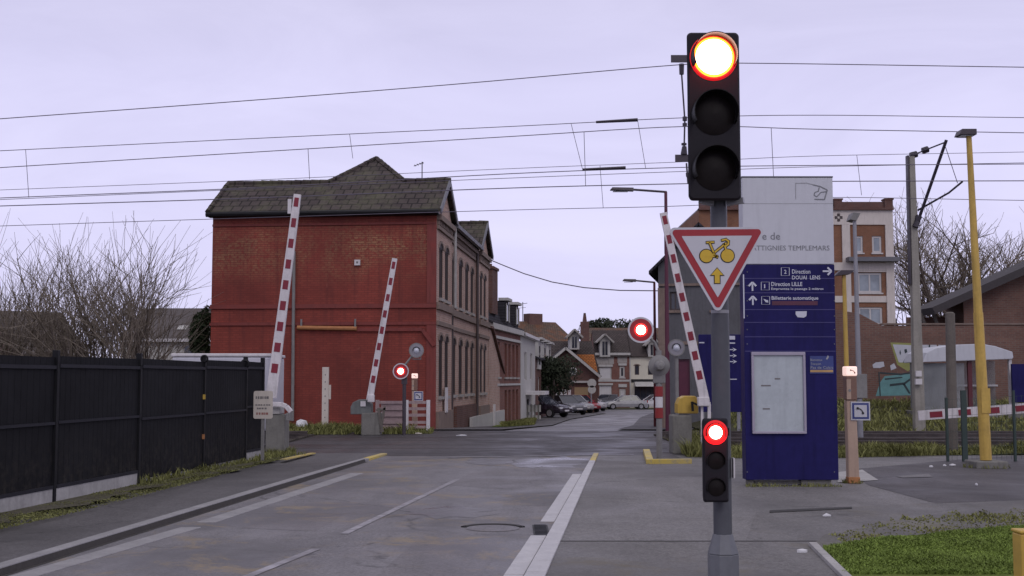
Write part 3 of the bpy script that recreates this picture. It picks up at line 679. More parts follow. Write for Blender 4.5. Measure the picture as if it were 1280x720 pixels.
# ------------------------------------------------------------------ fence on the left
f = thing('panel_fence', 'long black panel fence along the left pavement', 'fence', fence_at(14.8))
ysn = [9.75, 12.27] + [G(65, 627, .1).y, G(167, 605, .1).y, G(245, 588, .1).y, G(305, 577, .1).y, G(325, 572.5, .1).y]
top = lambda y: Z(453.5, G(65, 627, .1).y) + (y - 14.6) * 0.007
for i, yv in enumerate(ysn):
    q = fence_at(yv)
    MB().cbox((q.x, q.y, (0.05 + top(yv) + .12) / 2), .075, .075, top(yv) + .14).build('post', 'fencemetal', f, True, bev=.004)
for i in range(len(ysn) - 1):
    a, b = fence_at(ysn[i]) + Vector((random.uniform(-.012, .012), 0, random.uniform(-.012, .012))), fence_at(ysn[i + 1]) + Vector((random.uniform(-.012, .012), 0, random.uniform(-.012, .012))); d = (b - a).normalized(); a2, b2 = a + d * .04, b - d * .04
    z0, z1 = (0.15 if i in (0, 1, 2, 5) else 0.06), top(ysn[i]) - .02
    m_ = MB(); n = 36
    for k in range(n):           # vertical slats woven through the mesh panel
        s0 = a2 + (b2 - a2) * (k / n); s1 = a2 + (b2 - a2) * ((k + .985) / n); o = Vector((.0015 * (k % 2), 0, 0))
        m_.hexa([s0 + o + Vector((-.01, 0, z0)) , s1 + o + Vector((-.01, 0, z0)), s1 + o + Vector((.01, 0, z0)), s0 + o + Vector((.01, 0, z0))],
                [s0 + o + Vector((-.01, 0, z1)), s1 + o + Vector((-.01, 0, z1)), s1 + o + Vector((.01, 0, z1)), s0 + o + Vector((.01, 0, z1))])
    m_.build('panel', 'screen', f, True)
    for zz, hh in ((z1 - .02, .045), ((z0 + z1) / 2 + .1, .035), (z0 + (.13 if i in (0, 1, 2, 5) else .0), .04)):
        MB().beam((a2.x + .02, a2.y, zz), (b2.x + .02, b2.y, zz), .035, hh).build('rail', 'fencerail', f, True)
    if i in (0, 1, 2, 5): 
        MB().beam((a2.x, a2.y, 0.16), (b2.x, b2.y, .16), .06, .2).build('base_board', 'concpale', f, True, bev=.006)
q = fence_at(ysn[4]); MB().lathe((q.x + .02, q.y - .05, top(ysn[4]) + .1), (0, 1, 0), [(.05, -.012), (.07, 0), (.05, .012), (.04, 0), (.05, -.012)], 18).build('ring', 'fencemetal', f, True)
q = fence_at(ysn[5]); MB().lathe((q.x + .0, q.y - .05, top(ysn[5]) + .03), (0, 1, 0), [(.06, -.02), (.09, 0), (.06, .02), (.045, 0), (.06, -.02)], 18).build('ring', 'fencemetal', f, True)
q = fence_at(ysn[4]); MB().box(q.x - .03, q.x + .05, q.y - .06, q.y - .045, 1.28, 1.36).build('sticker', 'yelcase', f, True)
MB().box(q.x - .02, q.x + .05, q.y - .06, q.y - .045, .62, .70).build('sticker', 'rust', f, True)

# ------------------------------------------------------------------ white box van behind the fence
VY = 24.9
v = thing('box_van', 'white box van parked behind the end of the black fence', 'van', (X(277, VY), VY, 0), R(2))
vx0, vx1 = X(215, VY) - v.location.x, X(337, VY) - v.location.x
zT = Z(446, VY)
MB().box(vx0, vx1, 0, 1.9, .55, zT).build('cargo_box', 'vanwhite', v, bev=.04)
MB().box(vx0 - .02, vx1 + .02, -.02, 1.92, zT + .002, zT + .07).build('roof', 'white', v, bev=.02)
MB().box(vx1 - .5, vx1 - .15, -.012, 0, zT - .16, zT - .13).build('vent', 'fencemetal', v)
MB().box(vx0 + .1, vx1 - .1, .1, 1.8, .38, .548).build('chassis', 'black', v)
for xx in (vx0 + .45, vx1 - .45):
    for yy in (-.0, 1.7):
        w_ = MB().lathe((xx, yy, .34), (0, 1, 0), [(.0, 0), (.34, 0), (.34, .2), (0, .2)], 20).build('wheel', 'tyre', v)
        MB().lathe((xx, yy - .005, .34), (0, 1, 0), [(0, 0), (.19, 0), (.19, .02)], 16).build('rim', 'rim', w_)

# ------------------------------------------------------------------ traffic signal in the foreground
SY = 6.4
sx = X(901, SY)
sig = thing('traffic_signal', 'tall grey traffic signal post in the foreground with its top lamp lit red', 'traffic light', (sx, SY, 0))
def oct_(r, z, n=8): return [(r * math.cos(2 * math.pi * (i + .5) / n), r * math.sin(2 * math.pi * (i + .5) / n), z) for i in range(n)]
ztop = Z(60, SY)
MB().lathe((0, 0, 0), (0, 0, 1), [(.0485, Z(672, SY)), (.0485, 1.85), (.0445, 2.05), (.0445, ztop), (0, ztop)], 20).build('pole', 'polegrey', sig, smooth=40)
mb = MB(); zA, zB = Z(692, SY), Z(667, SY)
mb.hexa(oct_(.085, 0.0), oct_(.083, zA)); mb.hexa(oct_(.083, zA + .001), oct_(.052, zB)); mb.build('base_sleeve', 'sleeve', sig, bev=.004)
MB().box(-.16, .16, -.16, .16, .012, .035).build('base_plate', 'sleeve', sig, bev=.006)
def rrect(w, h, r, y, cx=0, cz=0, n=5):
    P = []
    for (sx_, sz_, a0) in ((1, -1, -90), (1, 1, 0), (-1, 1, 90), (-1, -1, 180)):
        for k in range(n + 1):
            t = R(a0 + 90 * k / n); P.append((cx + sx_ * (w / 2 - r) + r * math.cos(t), y, cz + sz_ * (h / 2 - r) + r * math.sin(t)))
    return P
def head(parent, cx, cz, w, h, yf, dep, lens, rl, vis, nm):
    bk = yf + dep
    hd = MB()
    A = rrect(w, h, .025 * w / .28, yf + .012, cx, cz); B = rrect(w - .02, h - .02, .02 * w / .28, yf, cx, cz); C = rrect(w * .86, h * .97, .02, bk, cx, cz)
    n = len(A); hd.add(A + B, [(i, (i + 1) % n, n + (i + 1) % n, n + i) for i in range(n)]); hd.poly(B)
    hd.add(A + C, [((i + 1) % n, i, n + i, n + (i + 1) % n) for i in range(n)]); hd.poly(C[::-1])
    hd = hd.build(nm, 'sigbody', parent)
    for i, zz in enumerate(lens):
        if i == 0:
            k1, k2, k3, k4 = (.85, .97, 1.03, 1.13) if vis > .05 else (.74, .76, .98, 1.38)
            l = MB().lathe((cx, yf - .002, zz), (0, -1, 0), [(0, .028 * rl / .1), (rl * .55, .022 * rl / .1), (rl * k1, .012 * rl / .1), (rl * k2, .008 * rl / .1), (rl * k3, .005 * rl / .1), (rl * k4, .001)], 40, mis=[0, 0, 1, 2, 3]).build('lens', ['hot', 'amberglow', 'redglow', 'redlow'], hd)
            l['label'] = 'lit red lamp'
        else:
            MB().lathe((cx, yf - .002, zz), (0, -1, 0), [(0, .02 * rl / .1), (rl * .5, .016 * rl / .1), (rl * .8, .009 * rl / .1), (rl, .001)], 32).build('lens', 'lensoff', hd, smooth=True)
        if vis:
            pr = [(rl * 1.03, 0.0), (rl * 1.01, vis), (rl * 1.05, vis), (rl * 1.09, 0)]
            MB().lathe((cx, yf, zz), (0, -1, 0), pr, 32, arc=(R(-115), R(115))).build('visor', 'visor', hd)
    return hd
# main head (three lenses) and repeater
fy = -.145
zs = [Z(72, SY + fy), Z(143, SY + fy), Z(212, SY + fy)]
h1 = Z(40, SY + fy) - Z(250, SY + fy)
cxm = X(897, SY + fy) - sx
head(sig, cxm, (Z(40, SY + fy) + Z(250, SY + fy)) / 2, .278, h1, fy, .12, zs, .112, .09, 'signal_head')
fy2 = -.13
zs2 = [Z(540.5, SY + fy2), Z(575.5, SY + fy2), Z(609, SY + fy2)]
cx2 = X(893.5, SY + fy2) - sx
hr = head(sig, cx2, (Z(523, SY + fy2) + Z(628, SY + fy2)) / 2, .132, Z(523, SY + fy2) - Z(628, SY + fy2), fy2, .09, zs2, .046, .02, 'repeater_head')
for c in hr.children:
    if c.name.startswith('lens') and c.data.materials[0].name == mt['hot'].name: c.data.materials[1] = mt['redglow']
MB().box(.052, .06, -.05, .0, Z(597, SY), Z(572, SY)).build('reflector', 'white', sig)
for zz in (Z(392, SY), Z(420, SY)): MB().lathe((0, 0, zz), (0, 0, 1), [(.0446, 0), (.0475, .001), (.0475, .018), (.0446, .019)], 20).build('band', 'postgrey', sig)
MB().box(-.0275, .0275, -.0515, -.040, 1.02, 1.2).build('hatch', 'polegrey', sig, bev=.003)
mb = MB()
for zz in (Z(60, SY), Z(232, SY)): mb.box(-.03, .03, -.05, -.02, zz - .015, zz + .015)
mb.box(-.03, .03, -.06, -.03, zs2[0] - .02, zs2[0] + .02); mb.build('bracket', 'fencemetal', sig)
for (zc) in (Z(253, SY),):
    MB().beam((-.11, -.08, zc), (-.04, -.04, zc - .01), .03, .03).build('clamp', 'postgrey', sig); MB().beam((.04, -.04, zc - .01), (.12, -.08, zc), .03, .03).build('clamp', 'postgrey', sig)

for (x_, z_, p_, y_) in ((cxm, zs[0], 2.6, fy - .06), (cx2, zs2[0], 0.7, fy2 - .04)):   # the lit lamps also light their own housings
    ld = bpy.data.lights.new('lamp', 'POINT'); ld.energy = p_; ld.color = (1, .03, .02); ld.shadow_soft_size = .015
    lo_ = bpy.data.objects.new('lamp_light', ld); col.objects.link(lo_); lo_.location = (x_, y_, z_); lo_.parent = sig
# triangular cyclist sign on the post
TY_ = SY - .09; kk = TY_ / F
sg = thing('cyclist_sign', 'red bordered white triangle sign with a yellow bicycle and arrow', 'sign', (X(898.3, TY_), TY_, Z(331, TY_)))
def sp(px, py, y=0.0): return ((px - 898.3) * kk, y, -(py - 331) * kk)
def rtri(k, y, rr):       # rounded inverted triangle, inset k px
    P = [Vector((835, 284)), Vector((961.5, 283)), Vector((898.6, 394.5))]; c = sum(P, Vector((0, 0))) / 3
    out = []
    n = 3; L = []
    for i in range(3):
        a, b = P[i], P[(i + 1) % 3]; d = (b - a).normalized(); nn = Vector((-d.y, d.x)); 
        if (c - a).dot(nn) < 0: nn = -nn
        L.append((a + nn * (k + rr), d))
    for i in range(3):
        (a, d), (b, e_) = L[i - 1], L[i]
        den = d.x * e_.y - d.y * e_.x; t = ((b.x - a.x) * e_.y - (b.y - a.y) * e_.x) / den; cpt = a + d * t
        n1 = Vector((d.y, -d.x)); n2 = Vector((e_.y, -e_.x))
        if n1.dot(c - cpt) > 0: n1 = -n1
        if n2.dot(c - cpt) > 0: n2 = -n2
        a1 = math.atan2(n1.y, n1.x); a2 = math.atan2(n2.y, n2.x)
        while a2 - a1 > math.pi: a2 -= 2 * math.pi
        while a2 - a1 < -math.pi: a2 += 2 * math.pi
        for q in range(9):
            t = a1 + (a2 - a1) * q / 8; out.append(sp(cpt.x + rr * math.cos(t), cpt.y + rr * math.sin(t), y))
    return out
MB().prism(rtri(0, 0, 6), (0, .012, 0)).build('plate', 'signwhite', sg)
MB().poly(rtri(2.8, -.0015, 4)).build('red_border', 'signred', sg)
MB().poly(rtri(11, -.003, .6)).build('white_field', 'signwhite', sg)
def stroke(mb, pts, w, y, mi=0):
    for a, b in zip(pts, pts[1:]):
        a, b = Vector(a), Vector(b); d = (b - a).normalized(); nn = Vector((-d.y, d.x)) * w / 2; a = a - d * w * .35; b = b + d * w * .35
        mb.poly([sp(*(a - nn), y), sp(*(b - nn), y), sp(*(b + nn), y), sp(*(a + nn), y)], mi); y -= .00004
bk = MB()
ST = [[(885.5, 303), (894, 302.5)], [(889, 303.5), (894.9, 318)], [(894.5, 316), (909.4, 304)], [(904.6, 300.2), (909.5, 299), (912.7, 301.5), (912.5, 305), (909.5, 307.4)], [(907.3, 305), (911.4, 319)], [(885, 320), (898.5, 320.5)], [(892.5, 318), (898.5, 321.5)]]
def disc(mb, c, r, y, mi): mb.poly([sp(c[0] + r * math.cos(i * .2094), c[1] + r * math.sin(i * .2094), y) for i in range(30)], mi)
for c in ((884.7, 320), (911.4, 319.6)): disc(bk, c, 9.2, -.0045, 0)
for s_ in ST: stroke(bk, s_, 3.9, -.005, 0)
for c in ((884.7, 320), (911.4, 319.6)): disc(bk, c, 8.0, -.0065, 1)
for s_ in ST: stroke(bk, s_, 2.0, -.0075, 1)
bk.build('bicycle_symbol', ['black', 'signyellow'], sg)
ar = MB()
def arrow(g_, y, mi): ar.poly([sp(898, 335 - g_, y), sp(906 + g_ * 1.6, 344.2 + g_, y), sp(901.3 + g_, 344.2 + g_, y), sp(901.3 + g_, 354.4 + g_, y), sp(894.6 - g_, 354.4 + g_, y), sp(894.6 - g_, 344.2 + g_, y), sp(890 - g_ * 1.6, 344.2 + g_, y)], mi)
arrow(.9, -.0045, 0); arrow(-.2, -.006, 1); ar.build('arrow_symbol', ['black', 'signyellow'], sg)
mb = MB(); mb.box(-.09, .09, .012, .035, .08, .11); mb.box(-.06, .06, .012, .035, -.08, -.05); mb.build('bracket', 'postgrey', sg)

# ------------------------------------------------------------------ station totem
QY = 18.2
t = thing('station_totem', 'tall station totem with white head panel and dark blue body', 'information board', (X(988.5, QY), QY, 0))
tp = lambda px, py, y=0.0: (X(px, QY) * 1 - t.location.x + (475 - 475) , y, Z(py, QY))
wl, wr = X(931, QY) - t.location.x, X(1046, QY) - t.location.x
zb, zm, zt_ = Z(600, QY), Z(330.5, QY), Z(222, QY)
cv = lambda px, py: at(px, py, QY).x - t.location.x
MB().box(wl, wr, 0, .3, zb, zm - .002).build('blue_body', 'totblue', t, bev=.008)
MB().box(wl, wr, 0, .3, zm + .002, zt_).build('head_panel', 'totwhite', t, bev=.012)
MB().box(wl - .004, wr + .004, -.004, .304, zt_ + .001, zt_ + .022).build('cap', 'zinc', t)
mb = MB(); mb.box(wl + .04, wl + .12, .05, .25, 0, zb - .001); mb.box(wr - .55, wr - .1, .05, .25, 0, zb - .001); mb.box(wl + .14, wr - .55, .1, .2, .03, zb - .02); mb.build('foot', 'conc', t)
mb = MB()
for py in (348, 366, 387, 403, 421, 439): mb.box(wl + .01, wr - .01, -.0025, 0.001, Z(py, QY) - .006, Z(py, QY) + .006)
mb.build('seam', 'totline', t)
for py in (340, 357, 376, 395, 412, 430, 590):
    for px in (934, 1043):
        MB().lathe((cv(px, py), -.001, Z(py, QY)), (0, -1, 0), [(0, .005), (.008, .004), (.01, 0)], 8).build('screw', 'zinc', t)
MB().box(wl - .006, wl + .012, -.006, -.001, Z(398, QY), Z(343, QY)).build('edge_strip', 'lettering', t)
MB().box(wl + .005, wr - .005, -.0022, .001, Z(254.5, QY) - .004, Z(254.5, QY) + .004).build('head_seam', 'wornink', t)
def tx(body, px0, px1, base, hpx, mb, off=0.0):
    mb.text(body, (cv(px0, base), -.004, Z(base, QY)), hpx * QY / F, (px1 - px0) * QY / F, off=off)
for a_ in (('Gare de', 932, 975.5, 299.5, 9.5, .004), ('WATTIGNIES TEMPLEMARS', 930.5, 1037.5, 313, 6.4, 0)): mb = MB(); tx(*a_[:5], mb, a_[5]); mb.build('station_name', 'totink', t)
for a_ in (('Direction', 990, 1013, 342, 5.5, .012), ('DOUAI  LENS', 990, 1025.5, 349.2, 5, .012), ('Direction LILLE', 964, 1003, 357.5, 5.2, .014), ('Empruntez le passage 2 mètres', 964, 1029.5, 362.3, 3.0, .012), ('Billetterie automatique', 964.5, 1023, 374.6, 4.6, .014)):
    mb = MB(); tx(*a_[:5], mb, a_[5]); mb.build('lettering', 'lettering', t)
def uarrow(mb, px, py, ang, s=5.2):
    c = Vector((cv(px, py), -.004, Z(py, QY))); u = Vector((math.cos(ang), 0, math.sin(ang))); n = Vector((-u.z, 0, u.x)); k = s * QY / F
    mb.poly([c - u * k - n * k * .2, c + u * k * .62 - n * k * .2, c + u * k * .62 + n * k * .2, c - u * k + n * k * .2])
    for sgn in (1, -1):
        tip = c + u * k * 1.12 + Vector((0, -.0004 * (sgn + 2), 0)); e_ = tip - u * k * .95 + n * k * .9 * sgn; nn = Vector((0, 0, 0)); dd = (e_ - tip).normalized(); pn = Vector((-dd.z, 0, dd.x)) * k * .22
        mb.poly([tip - pn, e_ - pn, e_ + pn, tip + pn])
for a_ in ((1033.5, 339, 0), (940.5, 358.5, math.pi / 2), (941, 376, math.pi / 2)): mb = MB(); uarrow(mb, *a_); mb.build('direction_arrow', 'lettering', t)
mb = MB()
def pict(px, py, kind):
    r = 5; a = [(px - r, py - r), (px + r, py - r), (px + r, py + r), (px - r, py + r)]
    for i in range(4):
        p_, q_ = a[i], a[(i + 1) % 4]
        mb.beam((cv(*p_), -.0035, Z(p_[1], QY)), (cv(*q_), -.0035, Z(q_[1], QY)), .0085, .003, (0, 1, 0) if False else None)
    if kind in '2i1': mb.text(kind, (cv(px - 1.4, py), -.004, Z(py + 2.6, QY)), 5 * QY / F, (1.3 if kind != '2' else 3) * QY / F, off=.02)
    else: mb.poly([(cv(px - 3, py), -.004, Z(py - 2, QY)), (cv(px + 3, py), -.004, Z(py - 0, QY)), (cv(px + 3.4, py), -.004, Z(py + 2.8, QY)), (cv(px, py), -.004, Z(py + 2.2, QY))])
for a_ in ((981.5, 339.5, '2'), (956.5, 357.5, '1'), (957, 375.5, 'h')): mb = MB(); pict(*a_); mb.build('pictogram', 'lettering', t)
MB().box(cv(965, 378), cv(1022, 378), -.004, .001, Z(381.5, QY), Z(376.3, QY)).build('brown_strip', 'brownstrip', t)
MB().poly([(cv(994.5, 390), -.004, Z(389.2, QY)), (cv(1008.5, 390), -.004, Z(389, QY)), (cv(1008, 396), -.004, Z(395, QY)), (cv(1005, 396), -.004, Z(397, QY)), (cv(997, 396), -.004, Z(396.6, QY)), (cv(994.5, 393), -.004, Z(393, QY))]).build('sticker', 'lettering', t)
mb = MB()    # worn operator emblem: faint outline with a curl in its corner
def pl(pts, w, mi=0):
    for i, (a_, b_) in enumerate(zip(pts, pts[1:])): mb.beam((cv(*a_), -.0035 - .0003 * i, Z(a_[1], QY)), (cv(*b_), -.0035 - .0003 * i, Z(b_[1], QY)), .002, w * QY / F, (0, 1, 0), mi=mi)
pl([(994.5, 249), (994.5, 229), (1008, 228.8), (1018, 231)], .8); pl([(1016, 231), (1025, 233), (1034, 237.5), (1030.5, 249.5), (1018, 249)], 1.3, 1)
pl([(1024, 234), (1023, 239), (1018.5, 240.5), (1017.5, 244), (1021, 246), (1026, 240.5), (1033, 239.5)], 1.1, 1)
mb.build('emblem', ['wornink', 'totink'], t)
# poster case
pc = MB(); x0_, x1_, z0_, z1_ = cv(940, 540), cv(1007.5, 540), Z(542, QY), Z(440, QY)
for (a_, b_, c_, d_) in ((x0_, x1_, z1_ - .05, z1_), (x0_, x1_, z0_, z0_ + .035), (x0_, x0_ + .035, z0_ + .036, z1_ - .051), (x1_ - .035, x1_, z0_ + .036, z1_ - .051)): pc.box(a_, b_, -.055, -.001, c_, d_)
pf = pc.build('poster_frame', 'alu', t, bev=.005)
MB().box(x0_ + .034, x1_ - .034, -.02, -.001, z0_ + .034, z1_ - .049).build('poster', 'poster', pf)
mb = MB()
for (a_, b_, py) in ((951, 963, 482), (968, 975, 473.5), (953, 962, 511)): mb.box(cv(a_, py), cv(b_, py), -.0225, -.0205, Z(py + .9, QY), Z(py - .9, QY))
mb.build('tape_mark', 'ink', pf)
pb = MB().box(cv(1012, 450), cv(1041.5, 450), -.012, -.001, Z(467, QY), Z(445, QY)).build('notice_plate', 'bluesign', t)
mb = MB(); tx('Bienvenue', 1012.8, 1027.5, 451.2, 3, mb); tx('Transport', 1013.2, 1026, 456.2, 3, mb); tx('Pas de Calais', 1013, 1041, 461, 3.4, mb)
mb.poly([(cv(1032, 450), -.0145, Z(449, QY)), (cv(1034.5, 446), -.0145, Z(444, QY)), (cv(1036, 447), -.0145, Z(446, QY)), (cv(1034, 450), -.0145, Z(449.5, QY))])
for v_ in range(len(mb.v)): mb.v[v_] = (mb.v[v_][0], -.0145, mb.v[v_][2])
mb.build('lettering', 'wornink', pb)
MB().box(cv(1012.5, 464), cv(1041, 464), -.015, -.0125, Z(465.3, QY), Z(462.4, QY)).build('orange_bar', 'orange', pb)

# ------------------------------------------------------------------ SOS phone posts
PY = 18.7
ph = thing('phone_post', 'cream emergency phone post with blue telephone sign beside the blue totem', 'phone post', (X(1063.5, PY), PY, 0.012), group='emergency phone posts')
q = PY / F; zph = lambda py: Z(py, PY) - .012
MB().beam((0, 0, 0), (-.02, 0, zph(500)), .17, .15, (1, 0, 0), w1=.15).build('post', 'phonepost', ph, bev=.015)
MB().box(-.09, .09, -.085, .085, .0, .1).build('rust_foot', 'rust', ph, bev=.01)
bx_ = MB().box(-.10, .065, -.1, .09, zph(500) + .002, zph(470)).build('phone_case', 'phonebrown', ph, bev=.01)
MB().box(-.10 + .005, -.03, -.106, -.1, zph(499), zph(474)).build('front_panel', 'phonepost', bx_)
MB().lathe((-.05, -.104, zph(488)), (0, -1, 0), [(0, .006), (.022, .006), (.022, 0)], 14).build('speaker', 'casegrey', bx_)
lt = MB().box(-.105, .075, -.11, .1, zph(470) + .002, zph(458)).build('lit_box', 'phonelit', ph, bev=.02)
def handset(mb, c, s, y, a0=-.6):
    pts = []
    for i in range(9):
        t_ = i / 8; x = (t_ - .5) * 1.5; z = .38 * math.cos((t_ - .5) * 2.6) - .25
        pts.append((x, z))
    ca, sa = math.cos(a0), math.sin(a0)
    P = [(c[0] + s * (x * ca - z * sa), y, c[1] + s * (x * sa + z * ca)) for x, z in pts]
    for i, (p_, q_) in enumerate(zip(P, P[1:])):
        w_ = s * (.42 if i in (0, 7) else .2)
        mb.beam(p_, q_, .002, w_, (0, 1, 0))
    for i in (0, 8):
        mb.poly([(P[i][0] + s * .24 * math.cos(k * .52), y - .0015 - i * .0001, P[i][2] + s * .24 * math.sin(k * .52)) for k in range(12)])
mb = MB(); handset(mb, (.005, zph(464)), .05, -.113); mb.build('handset_symbol', 'phonebrown', lt)
sgn = MB().cbox((.11, -.1, zph(513.5)), .29, .012, .285, R(-6)).build('phone_sign', 'signwhite', ph)
mb = MB(); mb.cbox((.11, -.108, zph(513.5)), .25, .003, .245, R(-6)); mb.build('blue_border', 'bluesign', sgn)
mb = MB(); mb.cbox((.11, -.111, zph(513.5)), .19, .003, .185, R(-6)); mb.build('white_square', 'signwhite', sgn)
mb = MB(); handset(mb, (.11, zph(512.5)), .075, -.122, -.75); mb.build('handset_symbol', 'black', sgn)
dup(ph, (X(519, 36.9), 36.9, 0.0), None, 'distant emergency phone post behind the pale slatted fence by the red wall')

# ------------------------------------------------------------------ yellow bollard, litter
yb = thing('bollard', 'yellow post top cut off by the bottom right corner', 'bollard', G(1276, 790))
k = Z(666, yb.location.y)
MB().cbox((0.06, 0, k / 2), .14, .14, k).build('shaft', 'yelcase', yb, bev=.012); MB().cbox((0.06, 0, k + .012), .15, .15, .02).build('cap', 'yelcase', yb, bev=.008)
def scrap(px, py, sx_, sy_, z, label, mat='litter', rz=0.0):
    p_ = G(px, py); mb = MB(); rr = random.Random(px)
    n = 7; top_ = [(math.cos(i * 6.283 / n) * sx_ * rr.uniform(.6, 1.1), math.sin(i * 6.283 / n) * sy_ * rr.uniform(.6, 1.1), rr.uniform(.008, .03)) for i in range(n)]
    c_ = (0, 0, .035)
    mb.add(top_ + [c_], [(i, (i + 1) % n, n) for i in range(n)]); mb.add([(a_, b_, 0) for a_, b_, _ in top_] + top_, [(i, (i + 1) % n, n + (i + 1) % n, n + i) for i in range(n)])
    o = mb.build('litter', mat); o.location = (p_.x, p_.y, z); return tag(o, label, 'litter')
scrap(1003, 693, .055, .03, .018, 'crumpled white paper on the pavement by the grass edging')
scrap(1033, 648, .05, .025, .026, 'flattened pale can in front of the totem')
scrap(1164, 586, .05, .03, .03, 'left scrap of white litter on the side road')
scrap(1181, 584.5, .035, .03, .03, 'small middle scrap of white litter on the side road')
scrap(1191, 584, .07, .03, .03, 'long right scrap of white litter on the side road')
scrap(1221, 609, .025, .02, .03, 'tiny white scrap on the side road nearest the camera')
scrap(577, 545.5, .18, .09, .02, 'pale flattened wrapper on the far edge of the crossing')
scrap(523, 543.5, .1, .05, .03, 'yellowish scrap at the foot of the far red lamp', 'cream')

# ------------------------------------------------------------------ yellow lamp post (right)
LY = 22.0
lp = thing('lamp_post', 'tall yellow lamp post with a flat dark head on the right', 'street lamp', (X(1229.5, LY), LY, 0))
b0 = Vector((0, 0, .15)); tpv = at(1211, 170, LY) - Vector(lp.location)
kv = lambda f_: b0 + (tpv - b0) * f_
MB().tube([kv(0), kv(.45)], [.105, .088], 14).build('lower_shaft', 'yelpole', lp, smooth=40)
MB().tube([kv(.44), kv(1)], [.079, .05], 14).build('upper_shaft', 'yelpole', lp, smooth=40)
MB().box(-.29, .29, -.29, .29, 0, .14).build('plinth', 'conc', lp, bev=.02)
MB().box(-.09, .07, -.112, -.10, 1.0, 1.45).build('hatch', 'yelpole', lp)
hh = MB(); c = tpv
hh.prism([(c.x - .22, -.14, c.z), (c.x + .1, -.14, c.z), (c.x + .1, -.14, c.z + .11), (c.x - .17, -.14, c.z + .11)], (0, .3, 0)); hh.build('lamp_head', 'lampcase', lp, bev=.01)
MB().box(c.x - .18, c.x + .04, -.11, .13, c.z - .012, c.z - .002).build('lamp_glass', 'skyglass', lp)
# two slimmer lamps further back
l2 = thing('lamp_post', 'thin grey lamp post in front of the flats', 'street lamp', (X(1074, 30), 30, 0))
tt = at(1068, 272, 30) - Vector(l2.location)
MB().tube([(0, 0, 0), tt], [.075, .045], 10).build('shaft', 'postgrey', l2, smooth=40)
MB().box(-.11, .17, -.1, .1, 1.15, 1.75).build('cabinet', 'casegrey', l2, bev=.01)
MB().hexa([(tt.x - .13, -.1, tt.z - .06), (tt.x + .02, -.1, tt.z - .10), (tt.x + .02, .3, tt.z - .10), (tt.x - .13, .3, tt.z - .06)], [(tt.x - .06, -.12, tt.z + .12), (tt.x + .13, -.12, tt.z + .10), (tt.x + .13, .3, tt.z + .1), (tt.x - .06, .3, tt.z + .12)]).build('lamp_head', 'casegrey', l2, bev=.01)
l3 = thing('lamp_post', 'small yellow lamp post half hidden right of the totem', 'street lamp', (X(1059, 37), 37, .1))
tt = at(1055, 343, 37) - Vector(l3.location)
MB().tube([(0, 0, 0), tt], [.085, .06], 10).build('shaft', 'yelpole', l3, smooth=40)
MB().hexa([(tt.x - .32, -.15, tt.z - .05), (tt.x + .16, -.15, tt.z - .0), (tt.x + .16, .2, tt.z), (tt.x - .32, .2, tt.z - .05)], [(tt.x - .12, -.15, tt.z + .12), (tt.x + .3, -.15, tt.z + .12), (tt.x + .3, .2, tt.z + .12), (tt.x - .12, .2, tt.z + .12)]).build('lamp_head', 'lampcase', l3)
# street lamps over the road
def armlamp(px, pby, Y, pxh, pyt, mat, label):
    zb_ = zt(Y); o = thing('street_lamp', label, 'street lamp', (X(px, Y), Y, zb_))
    zt2 = Z(pyt, Y) - zb_; ex = X(pxh, Y) - o.location.x
    MB().tube([(0, 0, 0), (0, 0, 1.2), (0, 0, zt2)], [.085, .075, .05], 10).build('pole', mat, o, smooth=40)
    MB().tube([(.03, 0, zt2), (ex * .62, 0, zt2 + .08)], .035, 8).build('arm', 'lampcase', o)
    z_ = zt2 + .08
    MB().hexa([(ex, -.14, z_ - .02), (ex * .58, -.1, z_ - .06), (ex * .58, .1, z_ - .06), (ex, .14, z_ - .02)], [(ex * .96, -.1, z_ + .06), (ex * .58, -.08, z_ + .05), (ex * .58, .08, z_ + .05), (ex * .96, .1, z_ + .06)]).build('lamp_head', 'lampcase', o, bev=.01)
    MB().box(ex * .95, ex * .68, -.08, .08, z_ - .075, z_ - .062).build('lamp_glass', 'skyglass', o)
    return o
armlamp(834.5, 540, 37.2, 764, 240, 'magenta', 'nearer long armed street lamp on a maroon pole above the right barrier')
armlamp(819, 525, 50, 779, 353, 'darkred', 'lower farther street lamp on a dark red pole down the street')

# ------------------------------------------------------------------ barriers
def stripes(mb, P0, P1, w0, w1, th, n, f0, f1, duty=.44):
    d = (P1 - P0); dn = d.normalized(); side = dn.cross(Vector((0, 1, 0))).normalized()
    mb.beam(P0, P1, w0, th, tuple(side), w1=w1, mi=0)
    for i in range(n):
        a = f0 + (f1 - f0) * i / n; b = a + (f1 - f0) / n * duty
        wa = w0 + (w1 - w0) * (a + b) / 2
        for yy in (-th / 2 - .003, th / 2 + .003):
            o = Vector((0, yy, 0)); mb.beam(P0 + d * a + o, P0 + d * b + o, wa * .62, .005, tuple(side), mi=1)
def barrier(label, px, base_y, Y, p0, p1, w0, w1, n):
    g_ = thing('level_crossing_barrier', label, 'barrier', (X(px, Y), Y, 0), group='raised level crossing barriers')
    P0, P1 = at(*p0, Y - .12), at(*p1, Y - .12)
    mb = MB(); stripes(mb, P0, P1, w0, w1, .07, n, .12, 1.04); mb.build('arm', ['armwhite', 'armred'], g_, True)
    return g_, P0, P1
